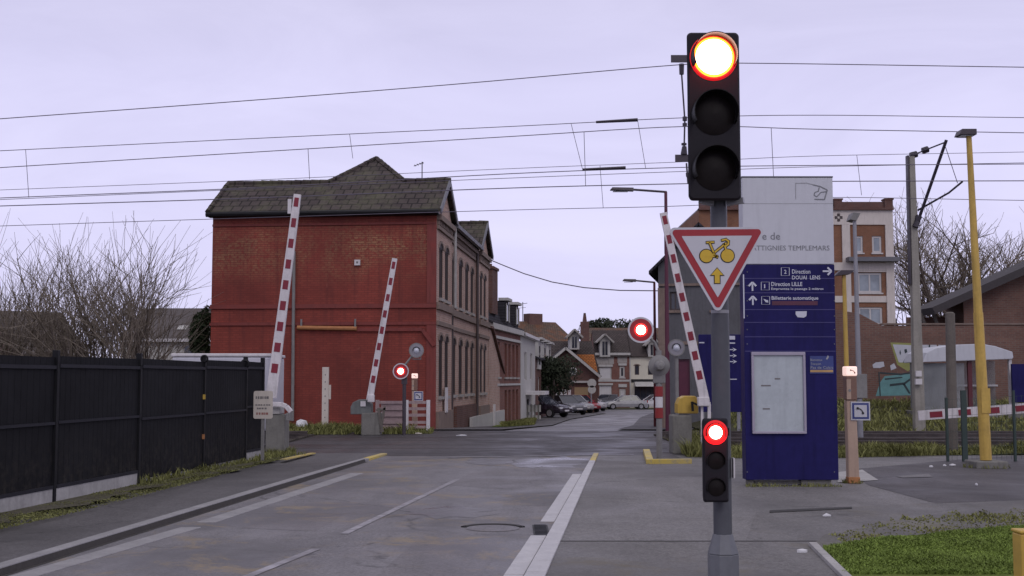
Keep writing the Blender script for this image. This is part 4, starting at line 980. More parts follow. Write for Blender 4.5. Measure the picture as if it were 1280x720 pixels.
# near left
g_, P0, P1 = barrier('tall near left barrier raised beside the end of the black fence', 345, 572, 24.6, (339, 497), (372, 243), .22, .145, 9)
Y = 24.6; W = lambda px, y=Y: X(px, y)
MB().box(W(333), W(357), Y - .02, Y + .5, 0, Z(518, Y)).build('pedestal', 'conc', g_, True, bev=.02)
MB().box(W(339), W(351), Y - .05, Y + .45, Z(518, Y) + .002, Z(508.5, Y)).build('motor_box', 'concpale', g_, True, bev=.02)
MB().box(W(332.5), W(338), Y + .03, Y + .4, .2, Z(520, Y)).build('cover_plate', 'casegrey', g_, True, bev=.01)
mb = MB(); Yq = Y - .12
pts = [at(337, 505, Yq), at(352, 505.5, Yq), at(358, 508, Yq), at(364, 515, Yq)]
for a_, b_ in zip(pts, pts[1:]): mb.beam(a_, b_, .1, .09, (0, 1, 0))
mb.build('counterweight_arm', 'armwhite', g_, True, bev=.01)
q1 = at(361, 521, Yq); MB().cbox(q1, .09, .12, .16).build('weight', 'casegrey', g_, True, bev=.01)
q1 = at(362, 258, Yq); mb = MB(); mb.cbox(q1, .075, .03, .3); mb.build('tip_plate', 'white', g_, True)
MB().beam(at(363, 256, Yq), at(369, 262, Yq), .02, .03, (0, 1, 0)).build('tip_bracket', 'fencemetal', g_, True)
# notice board beside it
NY = 22.6
nb = thing('notice_board', 'small cream notice board on a thin post at the fence end', 'sign', (X(329, NY), NY, .05))
MB().box(-.03, .03, .02, .06, 0, Z(500, NY) - .05).build('post', 'casegrey', nb)
MB().prism([(p_[0], -.0, p_[2]) for p_ in rrect(.36, .52, .04, 0, 0.005, Z(506, NY) - .05)], (0, .02, 0)).build('board', 'cream', nb)
mb = MB(); rr = random.Random(3)
for (py, wd, hpx, mi) in ((497, .27, 3.2, 0), (506.2, .28, 1.6, 0), (510.5, .22, 2.0, 0), (517, .24, 2.8, 1)):
    x_ = -wd / 2
    while x_ < wd / 2 - .02:
        l_ = rr.uniform(.02, .045); z_ = Z(py, NY) - .05; h_ = hpx * NY / F
        mb.box(x_, min(x_ + l_, wd / 2), -.003, -.001, z_ - h_ / 2, z_ + h_ / 2, mi); x_ += l_ + rr.uniform(.006, .02)
mb.build('faded_text', ['ink', 'inkred'], nb)
# far left
g_, P0, P1 = barrier('shorter far left barrier raised against the red wall', 462, 543, 34.9, (462, 500), (493.5, 323), .19, .15, 8)
Y = 34.9
MB().box(W(452, Y), W(476, Y), Y, Y + .55, 0, Z(516, Y)).build('pedestal', 'conc', g_, True, bev=.03)
hz = MB(); pr_ = [(438, 518), (438, 509), (441, 503), (448, 499.5), (458, 499.5), (464, 505), (464, 518)]
hz.prism([at(a_, b_, Y + .02) for a_, b_ in pr_], (0, .5, 0)); hz.build('motor_casing', 'olive', g_, True, bev=.02)
MB().box(W(451, Y), W(457.5, Y), Y - .02, Y + .01, Z(508, Y), Z(501.5, Y)).build('label_plate', 'white', g_, True)
MB().cbox(at(464, 498, Y - .1), .19, .2, .22).build('pivot_block', 'armwhite', g_, True, bev=.02)
mb = MB(); mb.beam(at(473, 510, Y), at(478, 540, Y), .08, .08, (1, 0, 0)); mb.beam(at(481, 508, Y), at(476, 540, Y), .06, .06, (1, 0, 0)); mb.beam(at(470, 513, Y), at(482, 511, Y), .06, .06, (0, 1, 0)); mb.build('stay', 'wood', g_, True)
# right
g_, P0, P1 = barrier('right barrier raised behind the triangle sign with a yellow motor casing', 868, 560, 26.0, (881.5, 503), (829, 266), .20, .15, 9)
Y = 26.0
MB().box(W(852), W(878), Y + .1, Y + .7, 0, Z(519, Y)).build('pedestal', 'conc', g_, True, bev=.03)
hz = MB(); pr_ = [(847, 517), (847, 505), (850, 498), (856, 495), (869, 495), (873, 499), (873, 517)]
hz.prism([at(a_, b_, Y + .12) for a_, b_ in pr_], (0, .5, 0)); hz.build('motor_casing', 'yelcase', g_, True, bev=.02)
mb = MB(); mb.beam(at(865, 502, Y), at(866, 514, Y), .05, .06, (1, 0, 0)); mb.beam(at(865, 503, Y - .01), at(872, 506, Y - .01), .05, .04, (0, 1, 0)); mb.build('crank', 'fencemetal', g_, True)
MB().cbox(at(879, 502, Y - .1), .24, .2, .2).build('pivot_block', 'armwhite', g_, True, bev=.02)
mb = MB(); mb.beam(at(877.5, 506, Y - .05), at(877.5, 560, Y - .05), .05, .05, (1, 0, 0)); mb.beam(at(886.5, 505, Y - .05), at(886.5, 560, Y - .05), .07, .05, (1, 0, 0)); mb.beam(at(876, 504, Y - .04), at(888, 504, Y - .04), .05, .05, (0, 1, 0)); mb.build('frame', 'armwhite', g_, True)
# lowered barrier at the right edge
Y = 24.3
g_ = thing('level_crossing_barrier', 'lowered red and white barrier arm behind the yellow lamp post', 'barrier', (X(1360, Y), Y, 0))
mb = MB(); stripes(mb, at(1360, 504.5, Y), at(1148, 519.5, Y), .2, .19, .05, 6, .02, 1.03); mb.build('arm', ['armwhite', 'armred'], g_, True)
MB().box(W(1352), W(1372), Y + .05, Y + .6, 0, Z(512, Y)).build('pedestal', 'conc', g_, True, bev=.02); MB().box(W(1350), W(1376), Y + .04, Y + .6, Z(512, Y) + .002, Z(494, Y)).build('motor_casing', 'olive', g_, True, bev=.02)

# ------------------------------------------------------------------ crossing lamps
def flasher(parent, c, r, lit, back=False):
    y = -1 if not back else 1
    if back:
        d = MB().lathe(c, (0, 1, 0), [(0, .04), (r, .03), (r, 0), (r * .5, -.05)], 28).build('backboard', 'casegrey', parent, True)
        MB().lathe(Vector(c) + Vector((0, 0, 0)), (0, -1, 0), [(r * .5, 0.0), (r * .48, .15), (r * .36, .22), (0, .24)], 24).build('lamp_case', 'casegrey', d, True, smooth=40); return d
    d = MB().lathe(c, (0, -1, 0), [(0, .012), (r * .86, .012), (r * .88, .014), (r, .014), (r, 0), (0, -.02)], 32, mis=[0, 1, 1, 1, 0]).build('disc', ['signred' if lit else 'discgrey', 'signwhite' if lit else 'casegrey'], parent, True)
    if lit:
        MB().lathe(c, (0, -1, 0), [(0, .05), (r * .36, .035), (r * .5, .02)], 28, mis=[0, 1]).build('lens', ['hot', 'redglow'], d, True)
    else:
        MB().lathe(c, (0, -1, 0), [(0, .07), (r * .3, .05), (r * .42, .013)], 24).build('lens', 'lensgrey', d, True, smooth=True)
        MB().lathe(c, (0, -1, 0), [(r * .44, .013), (r * .46, .06), (r * .49, .06), (r * .5, .013)], 24, arc=(R(-100), R(100))).build('visor', 'visor', d, True)
    return d
# near right post
Y = 24.2
cl = thing('crossing_signal', 'near right crossing lamp post with a lit red disc and red and white sleeve', 'crossing signal', (X(823.5, Y), Y, 0), group='level crossing flashing lamps')
MB().lathe((0, 0, 0), (0, 0, 1), [(.06, 0), (.06, Z(438, Y)), (0, Z(438, Y))], 14).build('post', 'casegrey', cl, smooth=40)
mb = MB()
for (a_, b_, mi) in ((523, 510, 0), (510, 496, 1), (496, 483, 0)): mb.lathe((0, 0, 0), (0, 0, 1), [(.06, Z(a_, Y)), (.082 if mi == 0 else .075, Z(a_, Y) + .01), (.082 if mi == 0 else .075, Z(b_, Y)), (.06, Z(b_, Y))], 14, mis=[mi] * 3)
mb.build('sleeve', ['sleevered', 'white'], cl)
flasher(cl, at(801, 412.5, Y - .12), .262, True)
flasher(cl, at(824, 457, Y - .07), .215, False, True)
MB().cbox(at(824, 473, Y), .24, .14, .2).build('junction_box', 'casegrey', cl, True, bev=.02)
MB().tube([at(823.5, 440, Y), at(818, 428, Y), at(803, 414, Y)], .03, 8).build('bracket', 'casegrey', cl, True)
# far right post
Y = 36.3
c2_ = thing('crossing_signal', 'far right crossing lamp on a post with its grey disc unlit', 'crossing signal', (X(846, Y), Y, 0), group='level crossing flashing lamps')
MB().lathe((0, 0, 0), (0, 0, 1), [(.06, 0), (.06, Z(436, Y)), (0, Z(436, Y))], 12).build('post', 'casegrey', c2_, smooth=40)
flasher(c2_, at(845.5, 434.5, Y - .15), .26, False)
# far left post: one lit, one unlit
Y = 35.2
c3_ = thing('crossing_signal', 'far left crossing lamp post with lit red disc and unlit disc by the red wall', 'crossing signal', (X(505.5, Y), Y, 0), group='level crossing flashing lamps')
MB().lathe((0, 0, 0), (0, 0, 1), [(.055, 0), (.055, Z(455, Y)), (0, Z(455, Y))], 12).build('post', 'lampcase', c3_, smooth=40)
flasher(c3_, at(501, 464, Y - .12), .235, True)
flasher(c3_, at(520.5, 438, Y - .05), .22, False)
mb = MB(); mb.tube([at(505.5, 457, Y), at(519, 440, Y)], .03, 8); mb.tube([at(516, 441, Y), at(516, 449, Y), at(526, 449, Y), at(526, 441, Y)], .02, 6); mb.build('bracket', 'casegrey', c3_, True)
MB().cbox(at(505.5, 476, Y), .16, .12, .2).build('junction_box', 'lampcase', c3_, True)
# white marker post, slatted fence
Y = 37.6
mp_ = thing('marker_post', 'white upright marker post on the grass in front of red wall', 'post', (X(407, Y), Y, 0))
MB().box(-.1, .1, -.06, .06, 0, Z(459, Y)).build('board', 'cream', mp_, bev=.008)
MB().box(.1, .17, -.03, .03, Z(499, Y), Z(481, Y)).build('side_plate', 'cream', mp_); mb = MB()
for i in range(8): mb.box(-.015, .015, -.064, -.061, .2 + i * .22, .24 + i * .22)
mb.build('mark', 'ink', mp_)
Y = 36.2
sf = thing('rail_fence', 'low faded white rail fence at the foot of the red wall', 'fence', (X(505, Y), Y, 0))
for px in (472, 508.5, 535.5):
    MB().box(W(px, Y) - .055, W(px, Y) + .055, Y - .03, Y + .05, 0, Z(500, Y)).build('post', 'white' if px > 500 else 'pink', sf, True, bev=.006)
for py in (503, 511, 519, 528, 534):
    MB().box(W(471, Y), W(536, Y), Y + .051, Y + .09, Z(py + 1.8, Y), Z(py - 1.8, Y)).build('rail', 'pink', sf, True)
MB().box(W(476, Y), W(505, Y), Y + .10, Y + .12, Z(534, Y), Z(503, Y)).build('infill_panel', 'pink', sf, True)
pg = thing('plastic_scrap', 'crumpled white plastic scrap on the grass left of the marker post', 'litter', (X(377, 36.5), 36.5, .12)); mb = MB(); rr = random.Random(5)
vs_ = []
for i in range(5):
    for j in range(10):
        a_ = math.pi * i / 4; b_ = 2 * math.pi * j / 10; r_ = .2 * rr.uniform(.7, 1.15); vs_.append((r_ * math.sin(a_) * math.cos(b_), r_ * .6 * math.sin(a_) * math.sin(b_), .14 + r_ * .75 * math.cos(a_)))
mb.add(vs_, [(i * 10 + j, i * 10 + (j + 1) % 10, (i + 1) * 10 + (j + 1) % 10, (i + 1) * 10 + j) for i in range(4) for j in range(10)]); mb.build('crumple', 'litter', pg)

# ------------------------------------------------------------------ buildings
def wallgrid(mb, O, U, Nn, W_, z0, z1, holes, dep=.14, mi=0, rmi=0):
    O = Vector(O); U = Vector(U); Nn = Vector(Nn)
    xs = sorted(set([0, W_] + [h[0] for h in holes] + [h[1] for h in holes])); zs_ = sorted(set([z0, z1] + [h[2] for h in holes] + [h[3] for h in holes]))
    P = lambda x, z, d=0: O + U * x + Vector((0, 0, z)) - Nn * d
    for xa, xb in zip(xs, xs[1:]):
        for za, zb2 in zip(zs_, zs_[1:]):
            cx_, cz_ = (xa + xb) / 2, (za + zb2) / 2
            if any(h[0] < cx_ < h[1] and h[2] < cz_ < h[3] for h in holes): continue
            mb.poly([P(xa, za), P(xb, za), P(xb, zb2), P(xa, zb2)], mi)
    for h in holes:
        a, b, c, d = h[:4]
        for q in ([(a, c), (a, d)], [(b, d), (b, c)], [(a, d), (b, d)], [(b, c), (a, c)]):
            mb.poly([P(*q[0]), P(*q[1]), P(*q[1], dep), P(*q[0], dep)], rmi)
def window(parent, O, U, Nn, h, dep=.12, pane='glass', fr='frame', bars=1, sill=None, name='window', fw=.05, arch=None, hood=None):
    O = Vector(O); U = Vector(U); Nn = Vector(Nn); a, b, c, d = h[:4]
    P = lambda x, z, k: O + U * x + Vector((0, 0, z)) - Nn * k
    mb = MB()
    def bar(x0, x1, z0, z1, k0=dep - .05, k1=dep - .003):
        mb.hexa([P(x0, z0, k0), P(x1, z0, k0), P(x1, z0, k1), P(x0, z0, k1)], [P(x0, z1, k0), P(x1, z1, k0), P(x1, z1, k1), P(x0, z1, k1)])
    bar(a, a + fw, c, d); bar(b - fw, b, c, d); bar(a + fw, b - fw, c, c + fw); bar(a + fw, b - fw, d - fw, d)
    for i in range(bars): xm = a + (b - a) * (i + 1) / (bars + 1); bar(xm - fw * .4, xm + fw * .4, c + fw, d - fw)
    w = mb.build(name, fr, parent)
    m2 = MB(); m2.poly([P(a + fw * .8, c + fw * .8, dep - .02), P(b - fw * .8, c + fw * .8, dep - .02), P(b - fw * .8, d - fw * .8, dep - .02), P(a + fw * .8, d - fw * .8, dep - .02)]); m2.build('pane' if 'glass' in pane or 'pane' in pane else 'shutter', pane, w)
    if sill:
        m3 = MB(); m3.hexa([P(a - .08, c - .1, -.08), P(b + .08, c - .1, -.08), P(b + .08, c - .1, -.003), P(a - .08, c - .1, -.003)], [P(a - .08, c - .003, -.08), P(b + .08, c - .003, -.08), P(b + .08, c - .003, -.003), P(a - .08, c - .003, -.003)]); m3.build('sill', sill, w)
    if hood:
        m3 = MB(); n = 8; cx_ = (a + b) / 2; ro = (b - a) / 2 + .16
        for i in range(n):
            t0, t1 = math.pi * i / n, math.pi * (i + 1) / n
            q = lambda t_, r_, k_: P(cx_ + r_ * math.cos(t_), d + (r_ * .5) * math.sin(t_) - .02, k_)
            m3.hexa([q(t0, ro - .18, -.03), q(t1, ro - .18, -.03), q(t1, ro, -.03), q(t0, ro, -.03)], [q(t0, ro - .18, -.003), q(t1, ro - .18, -.003), q(t1, ro, -.003), q(t0, ro, -.003)])
        m3.build('arch_hood', hood, w)
        m3 = MB(); rr_ = ro - .185; m3.poly([P(cx_ + rr_ * math.cos(math.pi * i / n), d + rr_ * .5 * math.sin(math.pi * i / n) - .02, -.004) for i in range(n + 1)]); m3.build('arch_pane', 'darkpane', w)
    return w
U0, N0 = (1, 0, 0), (0, -1, 0)
# --- red station building: local x right, y along the street, front wall y=0, street facade x=0
YB = 39.6
RB = thing('brick_station_house', 'large two storey brick station house with its end wall painted red', 'house', (X(545, YB), YB, 0), R(-5.5))
BW, BL, EZ = 7.66, 14.9, 7.12
lx = lambda px: (X(px, YB) - X(545, YB)) / math.cos(R(5.5))
mb = MB(); mb.poly([(-BW, 0, -.6), (0, 0, -.6), (0, 0, EZ), (-BW, 0, EZ)]); mb.poly([(-BW, BL, -1), (-BW, 0, -1), (-BW, 0, EZ), (-BW, BL, EZ)])
mb.build('red_wall', 'redwall', RB)['label'] = 'end wall painted red with worn paint'
Z4, Z35 = Z(382, YB), Z(404, YB)
mb = MB(); mb.box(-BW - .03, .0, -.06, -.002, Z4 - .07, Z4 + .07); mb.box(-BW - .03, .0, -.05, -.002, Z35 - .05, Z35 + .05); mb.box(-BW, .0, -.05, -.002, EZ - .35, EZ - .28)
mb.box(-.32, .0, -.04, -.002, 0, Z35 - .06); mb.box(-.32, 0, -.04, -.002, Z4 + .08, EZ - .36); mb.build('string_course', 'redtrim', RB)
# street facade: near wing, centre, far wing
Fd = MB()
upw = [(.55, 1.35), (1.85, 2.65)]; cen = [(4.5, 5.45), (6.3, 7.25), (8.1, 9.05), (9.75, 10.6)]; farw = [(11.75, 12.55), (13.1, 13.9)]
gz0, gz1, uz0, uz1 = 1.05, 2.95, 4.35, 6.05
def hs(L, off): return [(a - off, b - off, gz0, gz1) for a, b in L] + [(a - off, b - off, uz0, uz1) for a, b in L]
segs = [(0, 3.5, 0.0, upw), (3.5, 11.3, -.14, cen), (11.3, BL, 0.0, farw)]
for (a, b, xo, L) in segs: wallgrid(Fd, (xo, a, 0), (0, 1, 0), (1, 0, 0), b - a, -1.2, EZ, hs(L, a), .07)
Fd.poly([(0, 0, EZ), (0, 3.5, EZ), (0, 1.75, 8.4)]); Fd.poly([(0, 11.3, EZ), (0, BL, EZ), (0, 13.1, 8.4)])
for yy in (3.5, 11.3): Fd.poly([(-.14, yy, -1.2), (0, yy, -1.2), (0, yy, EZ), (-.14, yy, EZ)])
Fd.poly([(0, BL, -1.2), (-BW, BL, -1.2), (-BW, BL, EZ), (0, BL, EZ)])
Fd.build('street_wall', 'brick', RB)
for (a, b, xo, L) in segs:
    for h in hs(L, a): window(RB, (xo, a, 0), (0, 1, 0), (1, 0, 0), h, .065, 'darkpane', 'framedk', 1, 'stone', hood='stonedk')
mb = MB()
for (a, b, xo, L) in segs:
    mb.box(xo + .002, xo + .10, a + .02, b - .02, 3.95, 4.18); mb.box(xo + .002, xo + .07, a + .02, b - .02, 3.42, 3.56); mb.box(xo + .002, xo + .08, a + .02, b - .02, EZ - .5, EZ - .38)
    mb.box(xo + .002, xo + .16, a + .02, b - .02, EZ - .2, EZ - .02)
    n = int((b - a) / .32)
    for i in range(n): mb.box(xo + .002, xo + .09, a + .08 + i * .32, a + .22 + i * .32, EZ - .36, EZ - .21)
mb.build('cornice', 'stonedk', RB)
MB().box(.002, .09, .02, 3.4, -1, .55).build('plinth', 'stonedk', RB); MB().box(.002, .09, 11.4, BL - .1, -1, .5).build('plinth', 'stonedk', RB)
mb = MB(); mb.box(-.13, -.02, 5.0, 11.2, -1, .62); mb.build('base_course', 'brickdk', RB)
# roofs
rf = MB()
def roofwing(y0_, y1_):
    ym = (y0_ + y1_) / 2; zr = 8.42; a, b = y0_ - .28, y1_ + .28; ze = EZ + .02
    A = [(-BW - .08, a, ze), (.16, a, ze), (.16, ym, zr), (-BW - .08, ym, zr)]; B = [(.16, b, ze), (-BW - .08, b, ze), (-BW - .08, ym, zr), (.16, ym, zr)]
    rf.prism(A, (0, 0, .1)); rf.prism(B, (0, 0, .1)); rf.poly([(-BW - .0, b, ze), (-BW - .0, a, ze), (-BW - .0, ym, zr)], 1)
    return ym, zr
roofwing(0, 3.5); roofwing(11.3, BL)
pk = (-2.86, 3.75, 9.72); pk2 = (-2.86, 11.1, 9.72)
rf.poly([(-4.14, 1.7, 8.48), (-1.4, 1.7, 8.48), pk]); rf.poly([(-1.4, 13.15, 8.48), (-4.14, 13.15, 8.48), pk2])
sl = (9.72 - 8.48) / 1.46; xe = -1.4 + (8.48 - 7.2) / sl
rf.poly([(-1.4, 1.7, 8.48), (xe, 3.4, 7.2), (xe, 11.4, 7.2), (-1.4, 13.15, 8.48), pk2, pk])
rf.poly([(-4.14, 1.7, 8.48), pk, pk2, (-4.14, 13.15, 8.48), (-BW - .1, 11.6, 7.15), (-BW - .1, 3.3, 7.15)])
R_ = rf.build('roof', ['tile', 'brick'], RB)
mb = MB(); rr = random.Random(2)
def ridge(a, b, n):
    mb = MB()
    a, b = Vector(a), Vector(b)
    for i in range(n):
        p_ = a + (b - a) * i / n; q_ = a + (b - a) * (i + 1.08) / n; mb.tube([p_, q_], [.10 + rr.uniform(-.01, .01), .085], 6)
    mb.build('ridge_tiles', 'tile', R_)
ridge((-BW - .08, 1.75, 8.53), (-4.14, 1.75, 8.53), 12); ridge((-1.4, 1.75, 8.53), (.18, 1.75, 8.53), 4); ridge(Vector((-4.14, 1.72, 8.5)), pk, 8); ridge(pk, (-1.4, 1.72, 8.5), 8); ridge((-2.2, 13.1, 8.53), (.18, 13.1, 8.53), 6); ridge((-BW - .08, -.28, EZ + .12), (-BW - .08, 1.75, 8.53), 7)
pass
mb = MB(); mb.tube([(-BW - .12, -.34, EZ + .02), (.1, -.34, EZ + .02)], .085, 8); mb.box(-BW - .08, .1, -.27, -.03, EZ - .06, EZ + .015); mb.build('gutter', 'fencemetal', R_)
for (a, b) in ((-.28, 1.75), (3.78, 1.75), (11.02, 13.1), (BL + .28, 13.1)): MB().beam((.18, a, EZ + .04), (.18, b, 8.46), .05, .2, (1, 0, 0)).build('bargeboard', 'zinc', R_)
mb = MB(); mb.beam((xe + .05, 3.6, 7.16), (xe + .05, 11.3, 7.16), .14, .14); mb.build('gutter', 'zinc', R_)
MB().tube([(.1, 3.62, EZ - .05), (.1, 3.62, 4.2)], .055, 8).build('downpipe', 'concpale', RB); MB().tube([(.0, 3.62, 3.9), (.0, 3.62, .3)], .05, 8).build('downpipe', 'framedk', RB)
MB().tube([(.0, 10.9, EZ - .2), (.0, 10.9, .0)], .06, 8).build('downpipe', 'framedk', RB)
MB().tube([(lx(364), -.09, .25), (lx(363), -.09, 5.9)], .055, 8).build('downpipe', 'casegrey', RB)
mb = MB(); mb.tube([(lx(369), -.12, 3.34), (lx(445), -.12, 3.30)], .07, 8); mb.build('pipe', 'rust', RB)
mb = MB(); mb.box(lx(445), lx(528), -.09, -.055, 3.21, 3.32); mb.beam((lx(528), -.075, 3.26), (lx(543), -.075, 2.72), .05, .12, (0, 1, 0)); mb.build('pipe_casing', 'redtrim', RB)
mb = MB()
for px in (374, 443): mb.tube([(lx(px), -.12, 3.3), (lx(px), -.12, 3.62)], .035, 6)
mb.build('pipe_hook', 'casegrey', RB)
bx2 = MB().box(lx(441), lx(448), -.1, -.002, Z(331, YB), Z(324, YB)).build('white_box', 'white', RB); MB().box(lx(443.2), lx(446), -.104, -.1005, Z(328.6, YB), Z(326, YB)).build('centre', 'casegrey', bx2)
MB().box(.092, .14, 1.35, 1.75, .5, 1.35).build('meter_box', 'white', RB); 
an = MB(); ax_ = (lx(509), 2.6, 8.6); 
an.tube([ax_, (ax_[0], ax_[1], 9.35)], .02, 5); an.tube([(ax_[0] - .3, ax_[1], 9.2), (ax_[0] + .05, ax_[1], 9.33)], .015, 4)
for i in range(4): an.tube([(ax_[0] - .25 + i * .09, ax_[1] - .15, 9.22 + i * .03), (ax_[0] - .25 + i * .09, ax_[1] + .15, 9.22 + i * .03)], .01, 4)
an.build('aerial', 'lampcase', RB)
# annex wall at the far end
AX = thing('brick_annex', 'low brick annex with a steeply sloping top against the station house', 'outbuilding', RB.location, R(-5.5))
mb = MB(); mb.prism([(.06, 9.2, -1.5), (.06, 20.5, -1.5), (.06, 20.5, 2.1), (.06, 15.6, 3.75), (.06, 15.0, 3.75), (.06, 15.0, .5), (.06, 9.2, .5)], (-3.2, 0, 0)); 
mb = MB(); mb.prism([(.02, BL + .02, -1.5), (.02, 20.8, -1.5), (.02, 20.8, 1.95), (.02, 15.9, 3.9), (.02, BL + .02, 3.9)], (-3.2, 0, 0)); mb.build('wall', 'brick', AX)
mb = MB(); mb.box(.022, .14, 8.3, 20.85, -1.5, .12); mb.build('white_base', 'render', AX)
mb = MB(); mb.beam((-1.5, 21.0, 1.96), (-1.5, 15.7, 4.03), 3.3, .1, (1, 0, 0)); mb.beam((-1.5, 15.7, 4.0), (-1.5, BL + .03, 4.0), 3.3, .1, (1, 0, 0)); mb.build('roof', 'brickdk', AX)
MB().box(.142, .22, 15.6, 15.9, -.9, .5).build('post', 'white', AX)

def building(name, label, cat, A, B, D, zb, ze, wallm, roofm, zr=None, mode='x', wins=(), over=.25, group=None, cut=None):
    A = Vector((*A, 0)); B = Vector((*B, 0)); d = B - A; W_ = d.length; o = thing(name, label, cat, (A.x, A.y, 0), math.atan2(d.y, d.x), group)
    mb = MB(); wallgrid(mb, (0, 0, 0), U0, N0, W_, zb, ze, [w['h'] for w in wins], .14)
    mb.poly([(W_, 0, zb), (W_, D, zb), (W_, D, ze), (W_, 0, ze)]); mb.poly([(0, D, zb), (0, 0, zb), (0, 0, ze), (0, D, ze)]); mb.poly([(W_, D, zb), (0, D, zb), (0, D, ze), (W_, D, ze)])
    if mode == 'x':
        for x_ in (0, W_): mb.poly([(x_, 0, ze), (x_, D, ze), (x_, D / 2, zr)])
    elif mode == 'y':
        for y_ in (0, D): mb.poly([(0, y_, ze), (W_, y_, ze), (W_ / 2, y_, zr)])
    mb.build('wall', wallm, o)
    r = MB(); e = over
    if mode == 'x':
        s_ = (zr - ze) / (D / 2)
        r.prism([(-.05, -e, ze - s_ * e), (W_ + .05, -e, ze - s_ * e), (W_ + .05, D / 2, zr), (-.05, D / 2, zr)], (0, 0, .12)); r.prism([(W_ + .05, D + e, ze - s_ * e), (-.05, D + e, ze - s_ * e), (-.05, D / 2, zr), (W_ + .05, D / 2, zr)], (0, 0, .12))
    elif mode == 'y':
        s_ = (zr - ze) / (W_ / 2)
        r.prism([(-e, -e, ze - s_ * e), (W_ / 2, -e, zr), (W_ / 2, D, zr), (-e, D, ze - s_ * e)], (0, 0, .12)); r.prism([(W_ / 2, -e, zr), (W_ + e, -e, ze - s_ * e), (W_ + e, D, ze - s_ * e), (W_ / 2, D, zr)], (0, 0, .12))
    else: r.box(.0, W_, 0, D, ze + .002, ze + .1)
    o_r = r.build('roof', roofm, o)
    for w in wins: window(o, (0, 0, 0), U0, N0, w['h'], .12, w.get('p', 'glass'), w.get('f', 'frame'), w.get('b', 1), w.get('s'), w.get('n', 'window'), w.get('fw', .06), hood=w.get('hood'))
    return o, o_r, W_
# --- brick row house
A = (X(611, 56), 56); B = (X(650.5, 66), 66); zb = -2.0
L_ = math.hypot(B[0] - A[0], B[1] - A[1])
wins = []
for (x0w, x1w) in ((.9, 1.75), (2.3, 3.15), (4.6, 5.4), (5.85, 6.65), (7.2, 8.0), (8.5, 9.3)):
    wins.append(dict(h=(x0w, x1w, 1.75, 3.45), p='brownshut', f='brownshut', s='stone')); wins.append(dict(h=(x0w, x1w, -.7, 1.1), p='brownshut', f='brownshut', s='stonedk'))
o, o_r, W_ = building('terraced_house', 'red brick terraced house with red shutters and dark dormers', 'house', A, B, 7, zb, 4.3, 'brickred', 'slate', 5.5, 'x', wins, .2)
mb = MB(); mb.box(.02, W_ - .02, -.22, -.003, 4.02, 4.28); mb.box(.02, W_ - .02, -.1, -.003, 3.6, 3.74); mb.box(.02, W_ - .02, -.06, -.003, 1.32, 1.42); mb.build('cornice', 'render', o)
MB().hexa([(.02, .12, 4.42), (W_ - .02, .12, 4.42), (W_ - .02, 6.8, 4.42), (.02, 6.8, 4.42)], [(.02, .5, 5.65), (W_ - .02, .5, 5.65), (W_ - .02, 6.5, 5.75), (.02, 6.5, 5.75)]).build('mansard', 'slate', o)
for x_ in (5.2, 8.6):
    dm = MB().box(x_ - .6, x_ + .6, -.02, 3.0, 4.45, 5.6).build('dormer', 'slate', o); MB().box(x_ - .4, x_ + .4, -.06, -.021, 4.6, 5.4).build('pane', 'glass', dm)
    mb = MB(); mb.box(x_ - .5, x_ - .38, -.1, -.062, 4.55, 5.5); mb.box(x_ + .38, x_ + .5, -.1, -.062, 4.55, 5.5); mb.box(x_ - .7, x_ + .7, -.2, .3, 5.61, 5.75); mb.build('frame', 'render', dm)
ch = MB().box(1.6, 3.1, .1, .75, 4.8, 6.95).build('chimney', 'brickdk', o); mb = MB(); mb.box(1.52, 3.18, .04, .82, 6.952, 7.08)
for i in range(2): mb.tube([(1.95 + i * .8, .42, 7.08), (1.95 + i * .8, .42, 7.3)], .1, 8)
mb.build('chimney_pot', 'brickdk', ch)
# --- pale houses further down
def pale(px0, y0_, px1, y1_, ze, zr, wm, rm, label, wins, zb=-2.4):
    return building('terraced_house', label, 'house', (X(px0, y0_), y0_), (X(px1, y1_), y1_), 7, zb, ze, wm, rm, zr, 'x', wins, .25)
o, _, W_ = pale(651, 66.3, 669, 76, 4.1, 4.9, 'render', 'slate', 'narrow pale rendered house with a dark doorway next to the brick terrace', [dict(h=(2.2, 3.6, 1.6, 3.2), b=1), dict(h=(6, 7.6, 1.6, 3.2)), dict(h=(3.6, 5.4, -1.9, .5), f='framedk', n='door'), dict(h=(6.4, 8.2, -.6, .8))])
MB().box(.02, W_ - .02, -.3, -.003, 4.05, 4.22).build('cornice', 'white', o); MB().box(3.0, 6.4, -1.1, -.003, .75, .95).build('canopy', 'white', o)
o, _, W_ = pale(669.3, 76.3, 690, 92, 3.0, 4.3, 'brickdk', 'slate', 'dark brick house with white dormer fronts behind the street tree', [dict(h=(2.2, 3.6, .2, 1.8)), dict(h=(6, 7.6, .2, 1.8)), dict(h=(10, 11.6, .2, 1.8))])
for x_ in (2.4, 7.2, 12):
    dm = MB().box(x_ - 1.3, x_ + 1.3, -.1, 2.2, 2.3, 4.2).build('dormer', 'render', o); MB().box(x_ - .8, x_ + .1, -.13, -.102, 2.6, 3.8).build('pane', 'glass', dm); MB().box(x_ - 1.5, x_ + 1.5, -.35, 2.3, 4.202, 4.35).build('dormer_roof', 'render', dm)
